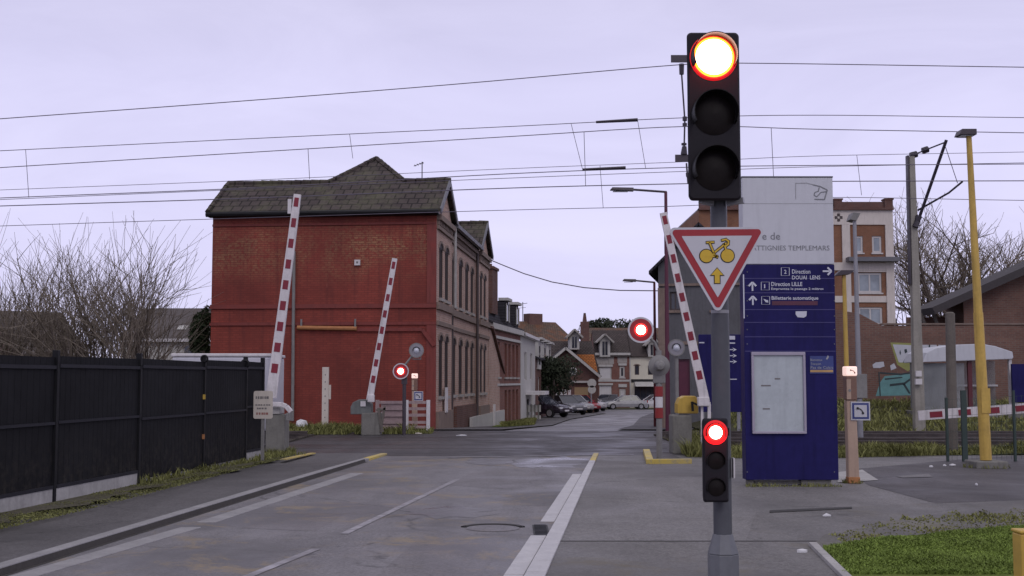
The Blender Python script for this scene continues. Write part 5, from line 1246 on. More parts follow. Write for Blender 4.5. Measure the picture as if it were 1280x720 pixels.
# --- long tiled roofs behind
bh, _, W_ = building('long_house', 'long low house with a rusty weathered tiled roof behind the gabled house', 'house', (X(645, 126), 128), (X(735, 130), 133), 12, -2, 4.6, 'brickdk', 'rusttile', 8.1, 'x', [], .3)
for (x_, h_) in ((5.4, 9.6),):
    pass
ch = MB().box(1.9, 2.9, 5.4, 6.6, 7.6, 9.3).build('chimney', 'brickdk', bh); ch = MB().box(5.3, 7.1, 5.4, 6.6, 7.2, 9.1).build('chimney', 'brickdk', bh)
an = MB(); an.tube([(4.8, 6, 7.9), (4.8, 6, 10.4)], .05, 5); an.tube([(4.1, 6, 10.1), (5.4, 6, 10.3)], .04, 4); an.tube([(4.3, 6, 9.7), (5.2, 6, 9.8)], .03, 4); an.build('aerial', 'lampcase', bh)
# --- gabled brick house with the round window
GY = 104.0
gx = lambda px: X(px, GY)
gz = lambda py: Z(py, GY)
gh = thing('gabled_house', 'brick gabled house with a round white window and sloping white bargeboard', 'house', (gx(668), GY, 0))
lo = lambda px: gx(px) - gx(668)
zg = gz(515)
mb = MB(); mb.prism([(lo(668), 0, zg), (lo(747), 0, zg), (lo(747), 0, gz(470)), (lo(707), 0, gz(437)), (lo(668), 0, gz(468))], (0, 9, 0)); mb.build('wall', 'brickdk', gh)
mb = MB()
for (a, b) in (((707, 434), (751, 471)), ((707, 434), (664, 470))): mb.beam((lo(a[0]), 4.2, gz(a[1])), (lo(b[0]), 4.2, gz(b[1])), 9.6, .15, (0, 1, 0))
mb.build('roof', 'slate', gh)
for (a, b) in (((707, 435.3), (750, 471.3)), ((707, 435.3), (664, 471))): MB().beam((lo(a[0]), -.65, gz(a[1])), (lo(b[0]), -.65, gz(b[1])), .08, .22, (0, 1, 0)).build('bargeboard', 'render', gh)
rw = MB().lathe((lo(716.5), -.02, gz(464)), (0, -1, 0), [(.17, .0), (.17, .06), (.34, .06), (.34, 0)], 24).build('round_window', 'white', gh); MB().lathe((lo(716.5), -.01, gz(464)), (0, -1, 0), [(0, .012), (.17, .012)], 20).build('pane', 'glass', rw)
mb = MB(); mb.box(lo(713), lo(736), -.4, -.003, gz(478.5), gz(476)); mb.build('lintel', 'render', gh)
MB().box(lo(718), lo(735), -.06, -.003, zg, gz(484)).build('garage_door', 'tan', gh, bev=.01)
mb = MB()
for i in range(4): mb.box(lo(695 + i * 5), lo(698.5 + i * 5), -.06, -.003, gz(506), gz(487))
mb.build('window', 'shutter', gh)
oh = thing('tiled_house', 'house with a bright orange tiled roof and white dormer behind the gabled house', 'house', (X(690, 112), 112, 0)); YO = 112; lo2 = lambda px: X(px, YO) - X(690, YO); z2 = lambda py: Z(py, YO)
mb = MB(); mb.box(lo2(686), lo2(748), .0, 8, -2, z2(466)); mb.build('wall', 'brickdk', oh)
mb = MB(); mb.prism([(lo2(684), -.3, z2(468)), (lo2(750), -.3, z2(468)), (lo2(743), 4, z2(426)), (lo2(690), 4, z2(426))], (0, 0, .1)); mb.prism([(lo2(750), 8.3, z2(468)), (lo2(684), 8.3, z2(468)), (lo2(690), 4, z2(426)), (lo2(743), 4, z2(426))], (0, 0, .1)); mb.build('roof', 'browntile', oh)
mb = MB(); mb.prism([(lo2(722), -.42, z2(468)), (lo2(747), -.42, z2(468)), (lo2(744), 1.6, z2(445)), (lo2(722), 1.6, z2(445))], (0, 0, .18)); mb.build('orange_slope', 'orangetile', oh)
def gdorm(par, px, pt, pb, hw, Y_, l_, zf_, yf):
    d_ = MB().prism([(l_(px - hw), yf, zf_(pb)), (l_(px + hw), yf, zf_(pb)), (l_(px + hw), yf, zf_(pt + 7)), (l_(px), yf, zf_(pt + 1.5)), (l_(px - hw), yf, zf_(pt + 7))], (0, 3.5, 0)).build('dormer', 'render', par)
    m_ = MB(); m_.beam((l_(px), yf + 1.5, zf_(pt)), (l_(px + hw + 4.5), yf + 1.5, zf_(pt + 10.5)), 4, .16, (0, 1, 0)); m_.beam((l_(px), yf + 1.5, zf_(pt)), (l_(px - hw - 4.5), yf + 1.5, zf_(pt + 10.5)), 4, .16, (0, 1, 0)); m_.build('dormer_roof', 'stone', d_)
    m_ = MB(); m_.box(l_(px - hw * .5), l_(px - hw * .06), yf - .03, yf - .002, zf_(pb - 2), zf_(pt + 9)); m_.box(l_(px + hw * .06), l_(px + hw * .5), yf - .03, yf - .002, zf_(pb - 2), zf_(pt + 9)); m_.build('pane', 'glass', d_)
gdorm(oh, 718, 412, 437, 6, YO, lo2, z2, -.5)
# --- street end terraces facing us
EY = 134.0; ex = lambda px: X(px, EY); ezf = lambda py: Z(py, EY)
def endhouse(px0, px1, wallm, label, wins, ridge_py=412, eave_py=444, roofm='browntile'):
    W0 = ex(px0)
    ws = [dict(h=(ex(a) - W0, ex(b) - W0, ezf(d), ezf(c)), **k) for (a, b, c, d, k) in wins]
    return building('terraced_house', label, 'house', (ex(px0), EY), (ex(px1), EY), 9, -2.2, ezf(eave_py), wallm, roofm, ezf(ridge_py), 'x', ws, .3)
sh = dict(p='shutter', f='render', s='render', b=0, fw=.12)
o, _, W_ = endhouse(744, 788.5, 'brickred', 'brick and white terraced house with white shutters and gabled dormer', [(749, 764.5, 459, 474, sh), (749, 764.5, 482, 503, dict(p='shutter', f='render', b=0, n='garage_door')), (774.5, 781, 458, 472, dict(p='glass', f='render', s='render', b=0, fw=.18)), (774, 782, 486, 505, dict(p='shutter', f='render', b=0, n='door', fw=.18))])
W0 = ex(744); lo3 = lambda px: ex(px) - W0
mb = MB(); mb.box(lo3(744), lo3(788), -.3, -.003, ezf(444), ezf(441)); mb.box(lo3(748), lo3(766), -.12, -.003, ezf(458.5), ezf(455.5)); mb.box(lo3(748), lo3(766), -.12, -.003, ezf(481.5), ezf(479)); mb.box(lo3(773), lo3(783.5), -.12, -.003, ezf(457), ezf(454)); mb.box(lo3(773), lo3(783.5), -.12, -.003, ezf(484), ezf(480)); mb.box(lo3(787), lo3(788.4), -.1, -.003, -1.6, ezf(445)); mb.box(lo3(744), lo3(787), -.06, -.003, ezf(477), ezf(474.6)); mb.build('white_trim', 'render', o)
mb = MB(); mb.box(lo3(744.4), lo3(767.5), -.04, -.004, ezf(455), ezf(444.5)); mb.box(lo3(772), lo3(784), -.04, -.004, ezf(453.5), ezf(444.5)); mb.build('upper_panel', 'stone', o)
gdorm(o, 756, 418, 446, 6.5, EY, lo3, ezf, -.5)
o, _, W_ = endhouse(788.6, 826, 'creamren', 'cream terraced house with a dark shopfront and awning at the street end', [(793.5, 799, 457, 468.5, dict(b=0, fw=.1, hood='stonedk', f='framedk')), (810, 816, 457, 468.5, dict(b=0, fw=.1, f='framedk')), (793, 822, 483, 505, dict(f='framedk', b=3, n='shopfront'))])
W0 = ex(788.6); lo4 = lambda px: ex(px) - W0
MB().hexa([(lo4(793), -1.3, ezf(483)), (lo4(824), -1.3, ezf(483)), (lo4(824), -.003, ezf(483)), (lo4(793), -.003, ezf(483))], [(lo4(793), -1.2, ezf(481)), (lo4(824), -1.2, ezf(481)), (lo4(824), -.003, ezf(477)), (lo4(793), -.003, ezf(477))]).build('awning', 'render', o)
MB().box(lo4(789), lo4(825), -.06, -.003, ezf(478), ezf(474)).build('shop_sign', 'black', o)
gdorm(o, 816, 422, 446, 6, EY, lo4, ezf, -.5)
# roof behind the end terraces
building('long_house', 'house with a long brown roof above the end terraces', 'house', (X(735, 146), 146), (X(830, 146), 146), 12, -2, 6.0, 'brickdk', 'rusttile', Z(411, 152), 'x', [], .3)
ck = thing('chimney_stack', 'tall narrow brick chimney stack on the roofs at the street end', 'chimney', (X(731.5, 130), 130, 0)); MB().box(-.45, .45, 0, .9, 5.0, Z(402, 130)).build('stack', 'brickdk', ck); MB().tube([(0.0, .4, Z(402, 130)), (0.0, .4, Z(391, 130))], [.25, .12], 8).build('pot', 'brickdk', ck)

# --- right station building (grey gable)
SYr = 44.0; s_l = lambda px: X(px, SYr); s_z = lambda py: Z(py, SYr)
wins = [dict(h=(s_l(846) - s_l(824), s_l(862) - s_l(824), s_z(500), s_z(449)), p='magenta', f='magenta', n='door', b=0), dict(h=(s_l(838) - s_l(824), s_l(852) - s_l(824), s_z(388), s_z(365)), f='framedk', s='stonedk'), dict(h=(s_l(890) - s_l(824), s_l(905) - s_l(824), s_z(388), s_z(365)), f='framedk', s='stonedk')]
o, o_r, W_ = building('grey_station_building', 'grey rendered gabled building behind the right barrier', 'house', (s_l(824), SYr), (s_l(925), SYr - .6), 12, -.8, s_z(333), 'greyren', 'slate', s_z(284), 'y', wins, .32)
mb = MB(); mb.box(0, W_, -.08, -.003, s_z(358), s_z(355)); mb.box(0, W_, -.06, -.003, s_z(431), s_z(427)); mb.box(-.02, .25, -.05, -.003, -.5, s_z(360)); mb.build('string_course', 'stonedk', o)
MB().box(.0, .55, 5, 6, s_z(333), s_z(281)).build('chimney', 'brickdk', o)
MB().tube([(-.1, 4.9, s_z(300)), (-.1, 4.9, s_z(262))], .03, 5).build('flue', 'casegrey', o)
# blue direction panel behind the signal post
BY = 32.0; BY = 36.5
bp = thing('direction_panel', 'dark blue platform direction panel with white chevrons behind the signal post', 'sign', (X(900, BY), BY, 0)); b_l = lambda px: X(px, BY) - X(900, BY); b_z = lambda py: Z(py, BY)
MB().box(b_l(874), b_l(927), 0, .12, b_z(515), b_z(418)).build('panel', 'totblue', bp, bev=.01)
mb = MB(); mb.box(b_l(876), b_l(880), .02, .1, 0, b_z(515) - .002); mb.box(b_l(921), b_l(925), .02, .1, 0, b_z(515) - .002); mb.build('leg', 'postgrey', bp)
mb = MB(); mb.box(b_l(910), b_l(919.5), -.006, -.002, b_z(424.5), b_z(419.8)); mb.box(b_l(911), b_l(919.5), -.006, -.002, b_z(429.6), b_z(428)); mb.box(b_l(911), b_l(921), -.006, -.002, b_z(474.6), b_z(473.5))
for py in (437, 444.6, 452): 
    mb.box(b_l(911), b_l(917), -.006, -.002, b_z(py + .6), b_z(py - .6)); mb.poly([(b_l(916), -.007, b_z(py + 2.6)), (b_l(921.5), -.007, b_z(py)), (b_l(916), -.007, b_z(py - 2.6)), (b_l(918), -.007, b_z(py))])
mb.box(b_l(874.5), b_l(881), -.006, -.002, b_z(429), b_z(427.6)); mb.build('direction_marks', 'lettering', bp)

# --- flats
AY = 86.0; a_l = lambda px: X(px, AY) - X(876, AY); a_z = lambda py: Z(py, AY)
wn = []
def aw(a, b, c, d, bars=1): wn.append(dict(h=(a_l(a), a_l(b), a_z(d), a_z(c)), p='skyglass', f='frame', b=bars, fw=.14, s='frame'))
aw(1072, 1082.5, 295, 316, 0); aw(1094, 1106, 295, 316, 0); aw(1075, 1105, 341, 366); aw(1075, 1105, 384, 406)
for c, d in ((295, 316), (341, 366), (384, 406)): aw(950, 966, c, d, 0); aw(985, 1001, c, d, 0); aw(1012, 1028, c, d, 0); aw(905, 921, c, d, 0)
fb, _, W_ = building('block_of_flats', 'orange brick and white block of flats behind the station totem', 'building', (X(876, AY), AY), (X(1120, AY), AY), 14, 0, a_z(262), 'brickapt', 'zinc', None, 'flat', wn)
mb = MB(); bx = lambda a, b, c, d, k=.12, k2=.004: mb.box(a_l(a), a_l(b), -k, -k2, a_z(d), a_z(c))
bx(936, 1120.5, 263, 281, .1); bx(1110.5, 1120.6, 281.2, 406, .14); bx(1056, 1066, 281.2, 406, .13); bx(936, 1120.4, 328.2, 338, .1); bx(1066.2, 1110.4, 370, 378, .09); bx(1043, 1055.8, 370, 378, .09); bx(1066.3, 1110.3, 338.2, 340.2, .09)
mb.build('white_band', 'aptwhite', fb)
mb = MB(); mb.box(a_l(1060), a_l(1124), -.9, -.145, a_z(327.8), a_z(322.5)); mb.build('ledge', 'zinc', fb)
mb = MB(); mb.box(a_l(876), a_l(1121), -.3, .5, a_z(263), a_z(260)); mb.box(a_l(876) + .05, a_l(1119.5), .1, .4, a_z(260), a_z(252)); 
for px in (1052, 1116, 985, 920): mb.box(a_l(px - 5), a_l(px + 5), -.1, .6, a_z(259.9), a_z(250)); mb.box(a_l(px - 6), a_l(px + 6), -.15, .65, a_z(250), a_z(248.2))
mb.build('parapet', 'brickdk', fb)
mb = MB()
for dx, dz in ((0, 3.2), (3.2, 0), (0, -3.2), (-3.2, 0)): mb.box(a_l(1052 + dx - 1.7), a_l(1052 + dx + 1.7), -.13, -.102, a_z(272 + dz + 1.7), a_z(272 + dz - 1.7))
mb.build('ornament', 'framedk', fb)
# --- brick wall with graffiti
GW = 46.5; g_l = lambda px: X(px, GW) - X(1040, GW); g_zz = lambda py: Z(py, GW)
gw = thing('trackside_wall', 'brown brick trackside wall with white and teal graffiti', 'wall', (X(1040, GW), GW, 0))
mb = MB(); mb.prism([(g_l(1030), 0, .3), (g_l(1420), 0, .3), (g_l(1420), 0, g_zz(406)), (g_l(1104), 0, g_zz(407)), (g_l(1076), 0, g_zz(392)), (g_l(1030), 0, g_zz(384))], (0, .3, 0)); mb.build('brickwork', 'brickwall', gw)
mb = MB(); mb.box(g_l(1104), g_l(1420), -.05, .35, g_zz(406) + .001, g_zz(404)); mb.build('coping', 'stonedk', gw)
mb = MB()
gp = lambda pts, mi, y: mb.poly([(g_l(a), y, g_zz(b)) for a, b in pts], mi)
gp([(1114, 428), (1142, 429), (1144, 458), (1135, 464), (1122, 456)], 2, -.004); gp([(1117, 430.5), (1140.5, 431.5), (1142, 453.5), (1124, 453)], 0, -.008); gp([(1129, 453.2), (1131.5, 449), (1134, 453.4)], 3, -.012); gp([(1125, 441), (1126, 437), (1127, 441), (1126, 444)], 3, -.012); gp([(1131, 437), (1134, 436), (1135, 440), (1132, 442)], 3, -.012)
gp([(1151, 431), (1172, 431), (1172, 451), (1154, 452), (1150, 446)], 0, -.004); gp([(1174, 431), (1196, 432), (1195, 447), (1176, 449)], 0, -.004); gp([(1162, 431), (1164, 431), (1163, 442), (1151, 443), (1151, 441.5), (1161, 441)], 3, -.008)
gp([(1091, 456), (1095, 453), (1105, 452), (1106, 458), (1100, 460), (1092, 460)], 0, -.004); gp([(1113, 457), (1118, 454), (1121, 460), (1114, 463)], 0, -.004)
gp([(1094, 495), (1100, 478), (1106, 470), (1142, 467), (1150, 475), (1150, 488), (1144, 494)], 1, -.004)
for pts in ([(1098, 465), (1099.5, 465), (1100.5, 495), (1099, 495)], [(1112, 480), (1130, 478), (1142, 470), (1143, 471.5), (1131, 480.5), (1112, 483)], [(1128, 480), (1131, 479.5), (1138, 492), (1135.5, 492)], [(1106, 473), (1128, 471), (1128, 472.4), (1106, 475)], [(1100, 465), (1126, 467), (1144, 464), (1144, 465.6), (1126, 469), (1100, 467)]): gp(pts, 3, -.009)
mb.build('graffiti', ['graffwhite', 'graffteal', 'graffyel', 'graffdark'], gw)
# --- brick gable house at the right edge
HY = 50.0; h_l = lambda px: X(px, HY) - X(1207, HY); h_z = lambda py: Z(py, HY)
hg = thing('gabled_house', 'brown brick gable end with a dark low pitched roof at the right edge', 'house', (X(1207, HY), HY, 0))
apx, apy = 1345, 312
mb = MB(); mb.prism([(h_l(1207), 0, 0), (h_l(1480), 0, 0), (h_l(1480), 0, h_z(372)), (h_l(apx), 0, h_z(apy)), (h_l(1207), 0, h_z(372))], (0, 2, 0)); mb.build('wall', 'brickwall', hg)
mb = MB(); mb.beam((h_l(1160), .6, h_z(390)), (h_l(apx), .6, h_z(apy - 2)), 3, .3, (0, 1, 0)); mb.beam((h_l(apx), .6, h_z(apy - 2)), (h_l(1535), .6, h_z(393)), 3, .3, (0, 1, 0)); mb.build('roof', 'roofplain', hg)
mb = MB(); mb.box(h_l(1152), h_l(1206.8), 1.6, 1.8, 0, h_z(394)); mb.build('lean_to_wall', 'brickwall', hg)
mb = MB()
for px in (1160, 1176, 1192): mb.beam((h_l(px), .2, h_z(407)), (h_l(px - 5), .2, h_z(392)), .12, .12, (0, 1, 0))
mb.build('bracket', 'wood', hg)

# ------------------------------------------------------------------ platform shelter etc.
HY2 = 40.5; c_l = lambda px: X(px, HY2) - X(1208, HY2); c_z = lambda py: Z(py, HY2)
shl = thing('platform_shelter', 'pale glazed platform shelter with a curved white roof', 'shelter', (X(1208, HY2), HY2, 0))
zf0 = c_z(514)
mb = MB(); prof = [(1151, 452), (1156, 441), (1168, 435), (1195, 431), (1225, 430), (1242, 433), (1263, 440), (1264, 447), (1262, 449), (1151, 453)]
mb.prism([(c_l(a), -.25, c_z(b)) for a, b in prof], (0, 2.0, 0)); mb.build('roof', 'totwhite', shl, bev=.02)
for px in (1262,): MB().box(c_l(px) - .05, c_l(px) + .05, -.1, .0, zf0, c_z(449.5)).build('post', 'white', shl)
MB().box(c_l(1209), c_l(1214), -.1, .0, zf0, c_z(451)).build('post', 'darkred', shl)
MB().box(c_l(1153), c_l(1206), 1.2, 1.25, zf0, c_z(453.2)).build('back_panel', 'shelterwall', shl)
MB().box(c_l(1206.5), c_l(1262), 1.2, 1.22, zf0, c_z(450)).build('back_glass', 'shelterglass', shl)
MB().box(c_l(1153), c_l(1153) + .03, 0, 1.19, zf0, c_z(453.2)).build('side_glass', 'shelterglass', shl)
MB().box(c_l(1153.5), c_l(1205), -.05, -.03, zf0, c_z(454)).build('front_glass', 'shelterglass', shl)
MB().box(c_l(1206), c_l(1261), .9, 1.15, c_z(483.5), c_z(481)).build('bench', 'white', shl, bev=.02)
MB().box(c_l(1140), c_l(1330), -.6, 1.8, -.3, zf0).build('platform_slab', 'conc', shl)
bl = thing('blue_notice_panel', 'dark blue notice panel at the right end of the shelter', 'sign', (X(1276, 40), 40, .5))
MB().box(-.28, .8, 0, .1, Z(503, 40) - .5, Z(455, 40) - .5).build('panel', 'totblue', bl); MB().box(-.2, -.12, .02, .08, 0, Z(503, 40) - .502).build('leg', 'postgrey', bl)
wp = thing('timber_post', 'thick grey round timber post in front of the platform shelter', 'post', (X(1188.5, 26.2), 26.2, 0))
MB().tube([(0, 0, 0), at(1187.5, 392, 26.2) - Vector(wp.location)], [.115, .10], 12).build('shaft', 'wood', wp, smooth=40); MB().tube([at(1187.5, 392, 26.2) - Vector(wp.location), at(1187.5, 390, 26.2) - Vector(wp.location)], [.102, .06], 12).build('cap', 'wood', wp, smooth=40)
wf = thing('wire_fence', 'low green wire fence behind the side road on the right', 'fence', (X(1182, 23.6), 23.6, 0))
for px, pt, pb_ in ((1182, 497, 577), (1203.5, 488, 578), (1266, 488, 575), (1330, 488, 572)):
    y_ = 23.6; MB().box(W(px, y_) - .05 * (1 if px == 1203.5 else .4), W(px, y_) + .05 * (1 if px == 1203.5 else .4), y_ - .03, y_ + .03, 0, Z(pt, y_)).build('post', 'greenpost', wf, True)
mb = MB()
for i in range(8): mb.tube([at(1182, 500 + i * 10, 23.6), at(1330, 492 + i * 10.4, 23.6)], .003, 4)
for i in range(24): px = 1184 + i * 6.2; mb.tube([at(px, 498 - (px - 1182) * .04, 23.6), at(px, 576 - (px - 1182) * .02, 23.6)], .0025, 4)
mb.build('wire_mesh', 'greenpost', wf, True)

# ------------------------------------------------------------------ catenary masts and wires
MY = 36.5
ms = thing('catenary_mast', 'grey concrete catenary mast with raked bracket arms on the right', 'mast', (X(1147.5, MY), MY, 0))
tpm = at(1138, 196, MY) - Vector(ms.location)
MB().hexa([(-.16, -.14, 0), (.16, -.14, 0), (.16, .14, 0), (-.16, .14, 0)], [(tpm.x - .06, -.1, tpm.z), (tpm.x + .11, -.1, tpm.z), (tpm.x + .11, .1, tpm.z), (tpm.x - .06, .1, tpm.z)]).build('shaft', 'mastconc', ms, bev=.02)
MB().hexa([(-.185, -.12, 4.5), (-.165, -.12, 4.5), (-.165, .12, 4.5), (-.185, .12, 4.5)], [(tpm.x - .125, -.09, tpm.z + .03), (tpm.x - .064, -.09, tpm.z + .03), (tpm.x - .064, .09, tpm.z + .03), (tpm.x - .125, .09, tpm.z + .03)]).build('steel_flange', 'lampcase', ms)
Yk = MY - .5
MB().tube([at(1146, 281, MY), at(1183, 175, Yk - .6)], .05, 8).build('strut', 'insul', ms, True)
MB().tube([at(1141, 194, MY), at(1153, 189, MY), at(1181, 178, Yk - .6)], .025, 6).build('tie_rod', 'insul', ms, True)
MB().tube([at(1147, 263, MY), at(1186, 241, Yk), at(1203, 227, Yk - .6)], .03, 6).build('steady_arm', 'insul', ms, True)
MB().tube([at(1182, 184, Yk - .6), at(1197, 229, Yk - .6)], .012, 5).build('drop_rod', 'wire', ms, True)
for (px, py) in ((1140, 194), (1144, 193), (1155, 188), (1158, 187)): MB().lathe(at(px, py, MY), (1, 0, .3), [(0, -.06), (.1, -.05), (.1, .05), (0, .06)], 10).build('insulator', 'insul', ms, True)
mb = MB(); mb.lathe(at(1146.5, 277, MY - .15), (.35, 0, 1), [(0, -.2), (.1, -.18), (.08, .0), (.1, .18), (0, .2)], 10); mb.build('insulator', 'insul', ms, True)
mb = MB(); mb.cbox(at(1148, 477, MY - .25), .19, .12, .17); mb.cbox(at(1148, 467, MY - .25), .17, .1, .17); mb.build('box', 'white', ms, True)
# second mast hidden behind the traffic signal, its brackets show at left
Y2 = 30.9
m2 = thing('catenary_mast', 'dark catenary mast behind the traffic signal with bracket stubs and insulators', 'mast', (X(898.5, Y2), Y2, 0))
MB().box(-.11, .11, -.1, .1, 0, Z(62, Y2)).build('shaft', 'magenta', m2)
for (px, py) in ((842, 75), (846, 199)):
    MB().box(X(px, Y2) - m2.location.x, 0, -.14, -.102, Z(py + 4.5, Y2), Z(py - 4.5, Y2)).build('bracket', 'lampcase', m2)
for p_, q_, r_ in (((852, 80), (852, 93), [.07, .06]), ((855.5, 183), (855, 193), [.06, .09]), ((856, 146), (856, 151), .06), ((856, 154), (856, 158), .06), ((855, 179), (855, 181.5), .07)): MB().tube([at(*p_, Y2 - .12), at(*q_, Y2 - .12)], r_, 8).build('insulator', 'insul', m2, True)
mb = MB(); mb.tube([at(852, 92, Y2 - .12), at(856, 150, Y2 - .12), at(855, 192, Y2 - .12)], .022, 6); mb.tube([at(858, 204, Y2 - .12), at(860, 229, Y2 - .12)], .022, 6); mb.tube([at(859.5, 216, Y2 - .12), at(860, 221, Y2 - .12)], .05, 6); mb.build('hanger_rod', 'insul', m2, True)
def wire(label, Y_, pts, r, drops=(), rods=()):
    pts = [(p_[0], p_[1]) for p_ in pts]
    a = pts[0]; b = pts[1]; s_ = (b[1] - a[1]) / (b[0] - a[0]); L0 = (a[0] - 500, a[1] - 500 * s_)
    a = pts[-2]; b = pts[-1]; s_ = (b[1] - a[1]) / (b[0] - a[0]); L1 = (b[0] + 500, b[1] + 500 * s_)
    P = [at(*q_, Y_) for q_ in [L0] + pts + [L1]]
    # smooth with Catmull-Rom
    S = []
    for i in range(1, len(P) - 2):
        for k in range(6):
            t_ = k / 6; a_, b_, c_, d_ = P[i - 1], P[i], P[i + 1], P[i + 2]
            S.append(.5 * ((2 * b_) + (c_ - a_) * t_ + (2 * a_ - 5 * b_ + 4 * c_ - d_) * t_ ** 2 + (3 * b_ - a_ - 3 * c_ + d_) * t_ ** 3))
    S = [P[0]] + S + [P[-2], P[-1]]
    o = thing('overhead_wire', label, 'overhead wire', P[1], group='railway overhead wires')
    MB().tube(S, r * .72, 6).build('cable', 'wire', o, True)
    for (p_, q_, y2) in drops: MB().tube([at(*p_, Y_), at(*q_, y2)], .008, 5).build('dropper', 'wire', o, True)
    for (p_, q_) in rods: MB().tube([at(*p_, Y_), at(*q_, Y_)], [.035, .05], 8).build('insulator_rod', 'insul', o, True)
wire('topmost feeder wire running from left edge to the signal bracket', 30.7, [(0, 148.5), (280, 128), (560, 106), (842, 81.5), (935, 79), (1280, 84)], .016)
wire('second highest wire carrying a dark insulator rod near the middle', 32.8, [(0, 188.5), (320, 173), (640, 158), (860, 147), (1020, 144), (1280, 147)], .014, [((32, 187), (36, 247), 32.8), ((437, 167.5), (441, 198), 32.8), ((714, 155), (728, 211), 32.8), ((797, 150), (807, 210), 32.8)], [((745, 152.6), (797, 149.8))])
wire('third highest wire with droppers above the red house', 29, [(0, 209.5), (320, 190), (640, 170.5), (860, 158), (1020, 161.5), (1280, 166)], .014, [((385, 186), (387, 224), 29), ((730, 165), (732, 232), 29), ((964, 160), (967, 222), 29)])
wire('faint upper wire of the middle bunch of wires', 35, [(0, 237.5), (320, 225), (640, 210.7), (862, 202), (1020, 195), (1280, 190)], .011, [((750, 207), (754, 260), 35), ((1071, 194), (1077, 244), 35)])
wire('middle contact wire carrying a black insulator rod', 32.8, [(0, 247.5), (320, 234.5), (640, 217), (862, 209), (1020, 206.8), (1280, 205)], .016, (), [((728, 212), (782, 209.8))])
wire('lower wire of the middle bunch of wires', 34.5, [(0, 249.5), (320, 236), (640, 222.5), (862, 214), (1020, 208.5), (1280, 203.5)], .012)
wire('second lowest contact wire above the street lamp', 29, [(0, 257.5), (320, 247.5), (640, 235), (862, 229.5), (1020, 226.8), (1280, 226)], .016)
wire('lowest contact wire passing the station roof', 34.9, [(0, 282.5), (260, 274), (640, 262.5), (862, 257), (1020, 247), (1280, 250.5)], .013)
sw = thing('service_cable', 'thin sagging cable from the station house to the far street lamp', 'overhead wire', at(608, 322, 53.5))
P = [at(606, 322, 53.5), at(630, 332, 53), at(655, 342, 52.5), at(690, 352.5, 52), at(730, 359.5, 51.5), at(775, 363, 51), at(822, 363.5, 50.5)]
MB().tube(P, .022, 6).build('cable', 'wire', sw, True)

# ------------------------------------------------------------------ vegetation
def barebranch(mbs, p, d, L, r, lev, rnd, up=.12, wob=.28, kids=(3, 5), minr=.006):
    pts = [p]; rs = [r]; n = 4 if lev > 0 else 3
    for i in range(n):
        d = (d + Vector((rnd.gauss(0, wob), rnd.gauss(0, wob), rnd.gauss(0, wob) + up)) * .5).normalized(); p = p + d * L / n; pts.append(p); rs.append(max(minr, r * (1 - .55 * (i + 1) / n)))
    mbs[0 if lev > 1 else 1].tube(pts, rs, 5 if lev > 1 else 3, cap=False)
    if lev == 0: return
    for k in range(rnd.randint(*kids)):
        t_ = rnd.uniform(.3, 1); i = min(n - 1, int(t_ * n)); q_ = pts[i].lerp(pts[i + 1], t_ * n - i) if i < n else pts[-1]
        dd = (pts[i + 1] - pts[i]).normalized(); sd = Vector((rnd.gauss(0, 1), rnd.gauss(0, 1), rnd.gauss(0, .6))).normalized()
        nd = (dd + sd * rnd.uniform(.5, .95)).normalized()
        barebranch(mbs, q_, nd, L * rnd.uniform(.5, .75), max(minr, r * .5), lev - 1, rnd, up, wob, kids, minr)
def shrub(label, px, Y_, wpx, toppx, nst, seed, dens=(4, 6)):
    o = thing('bare_shrub', label, 'shrub', (X(px, Y_), Y_, 0), group='bare winter shrubs behind the fence'); rnd = random.Random(seed); M2 = [MB(), MB()]
    Hh = Z(toppx, Y_); Wd = wpx / F * Y_
    for i in range(nst):
        b_ = Vector((rnd.gauss(0, Wd * .12), rnd.gauss(0, .8), 0)); t_ = rnd.uniform(-1, 1); e_ = Vector((t_ * Wd * .5, rnd.gauss(0, 1.1), Hh * (1 - .38 * t_ * t_) * rnd.uniform(.72, 1.0)))
        d = (e_ - b_); L = d.length; d.normalize()
        d = (d + Vector((0, 0, .15))).normalized()
        barebranch(M2, b_, d, L * .78, rnd.uniform(.022, .05), 2, rnd, .1, .13, dens, .005)
    M2[0].build('stems', 'bark', o); M2[1].build('twigs', 'twig', o); return o
shrub('bare shrub cut off by the left edge of the photo', 8, 41, 70, 328, 22, 11)
shrub('small thin bare shrub between the two larger ones on the left', 55, 43, 50, 340, 11, 15)
shrub('wide bare shrub left of the red house with many stems', 108, 41, 100, 326, 26, 12)
shrub('dense bare bush nearest the red house on the left', 168, 39.5, 84, 322, 26, 13)
def leafcrown(mb, c, rad, n, size, rnd, lumps=7):
    L = [(Vector((rnd.uniform(-.6, .6) * rad[0], rnd.uniform(-.6, .6) * rad[1], rnd.uniform(-.6, .6) * rad[2])), rnd.uniform(.4, .65)) for _ in range(lumps)]
    for i in range(n):
        o_, s_ = rnd.choice(L); v_ = Vector((rnd.gauss(0, 1), rnd.gauss(0, 1), rnd.gauss(0, 1))).normalized() * rnd.uniform(.55, 1.05) * s_
        p_ = Vector(c) + o_ + Vector((v_.x * rad[0], v_.y * rad[1], v_.z * rad[2]))
        a = Vector((rnd.gauss(0, 1), rnd.gauss(0, 1), rnd.gauss(0, 1))).normalized(); b = a.orthogonal().normalized(); s2 = size * rnd.uniform(.5, 1.4)
        mb.add([p_ - a * s2, p_ + b * s2 * .5, p_ + a * s2, p_ - b * s2 * .5], [(0, 1, 2, 3)])
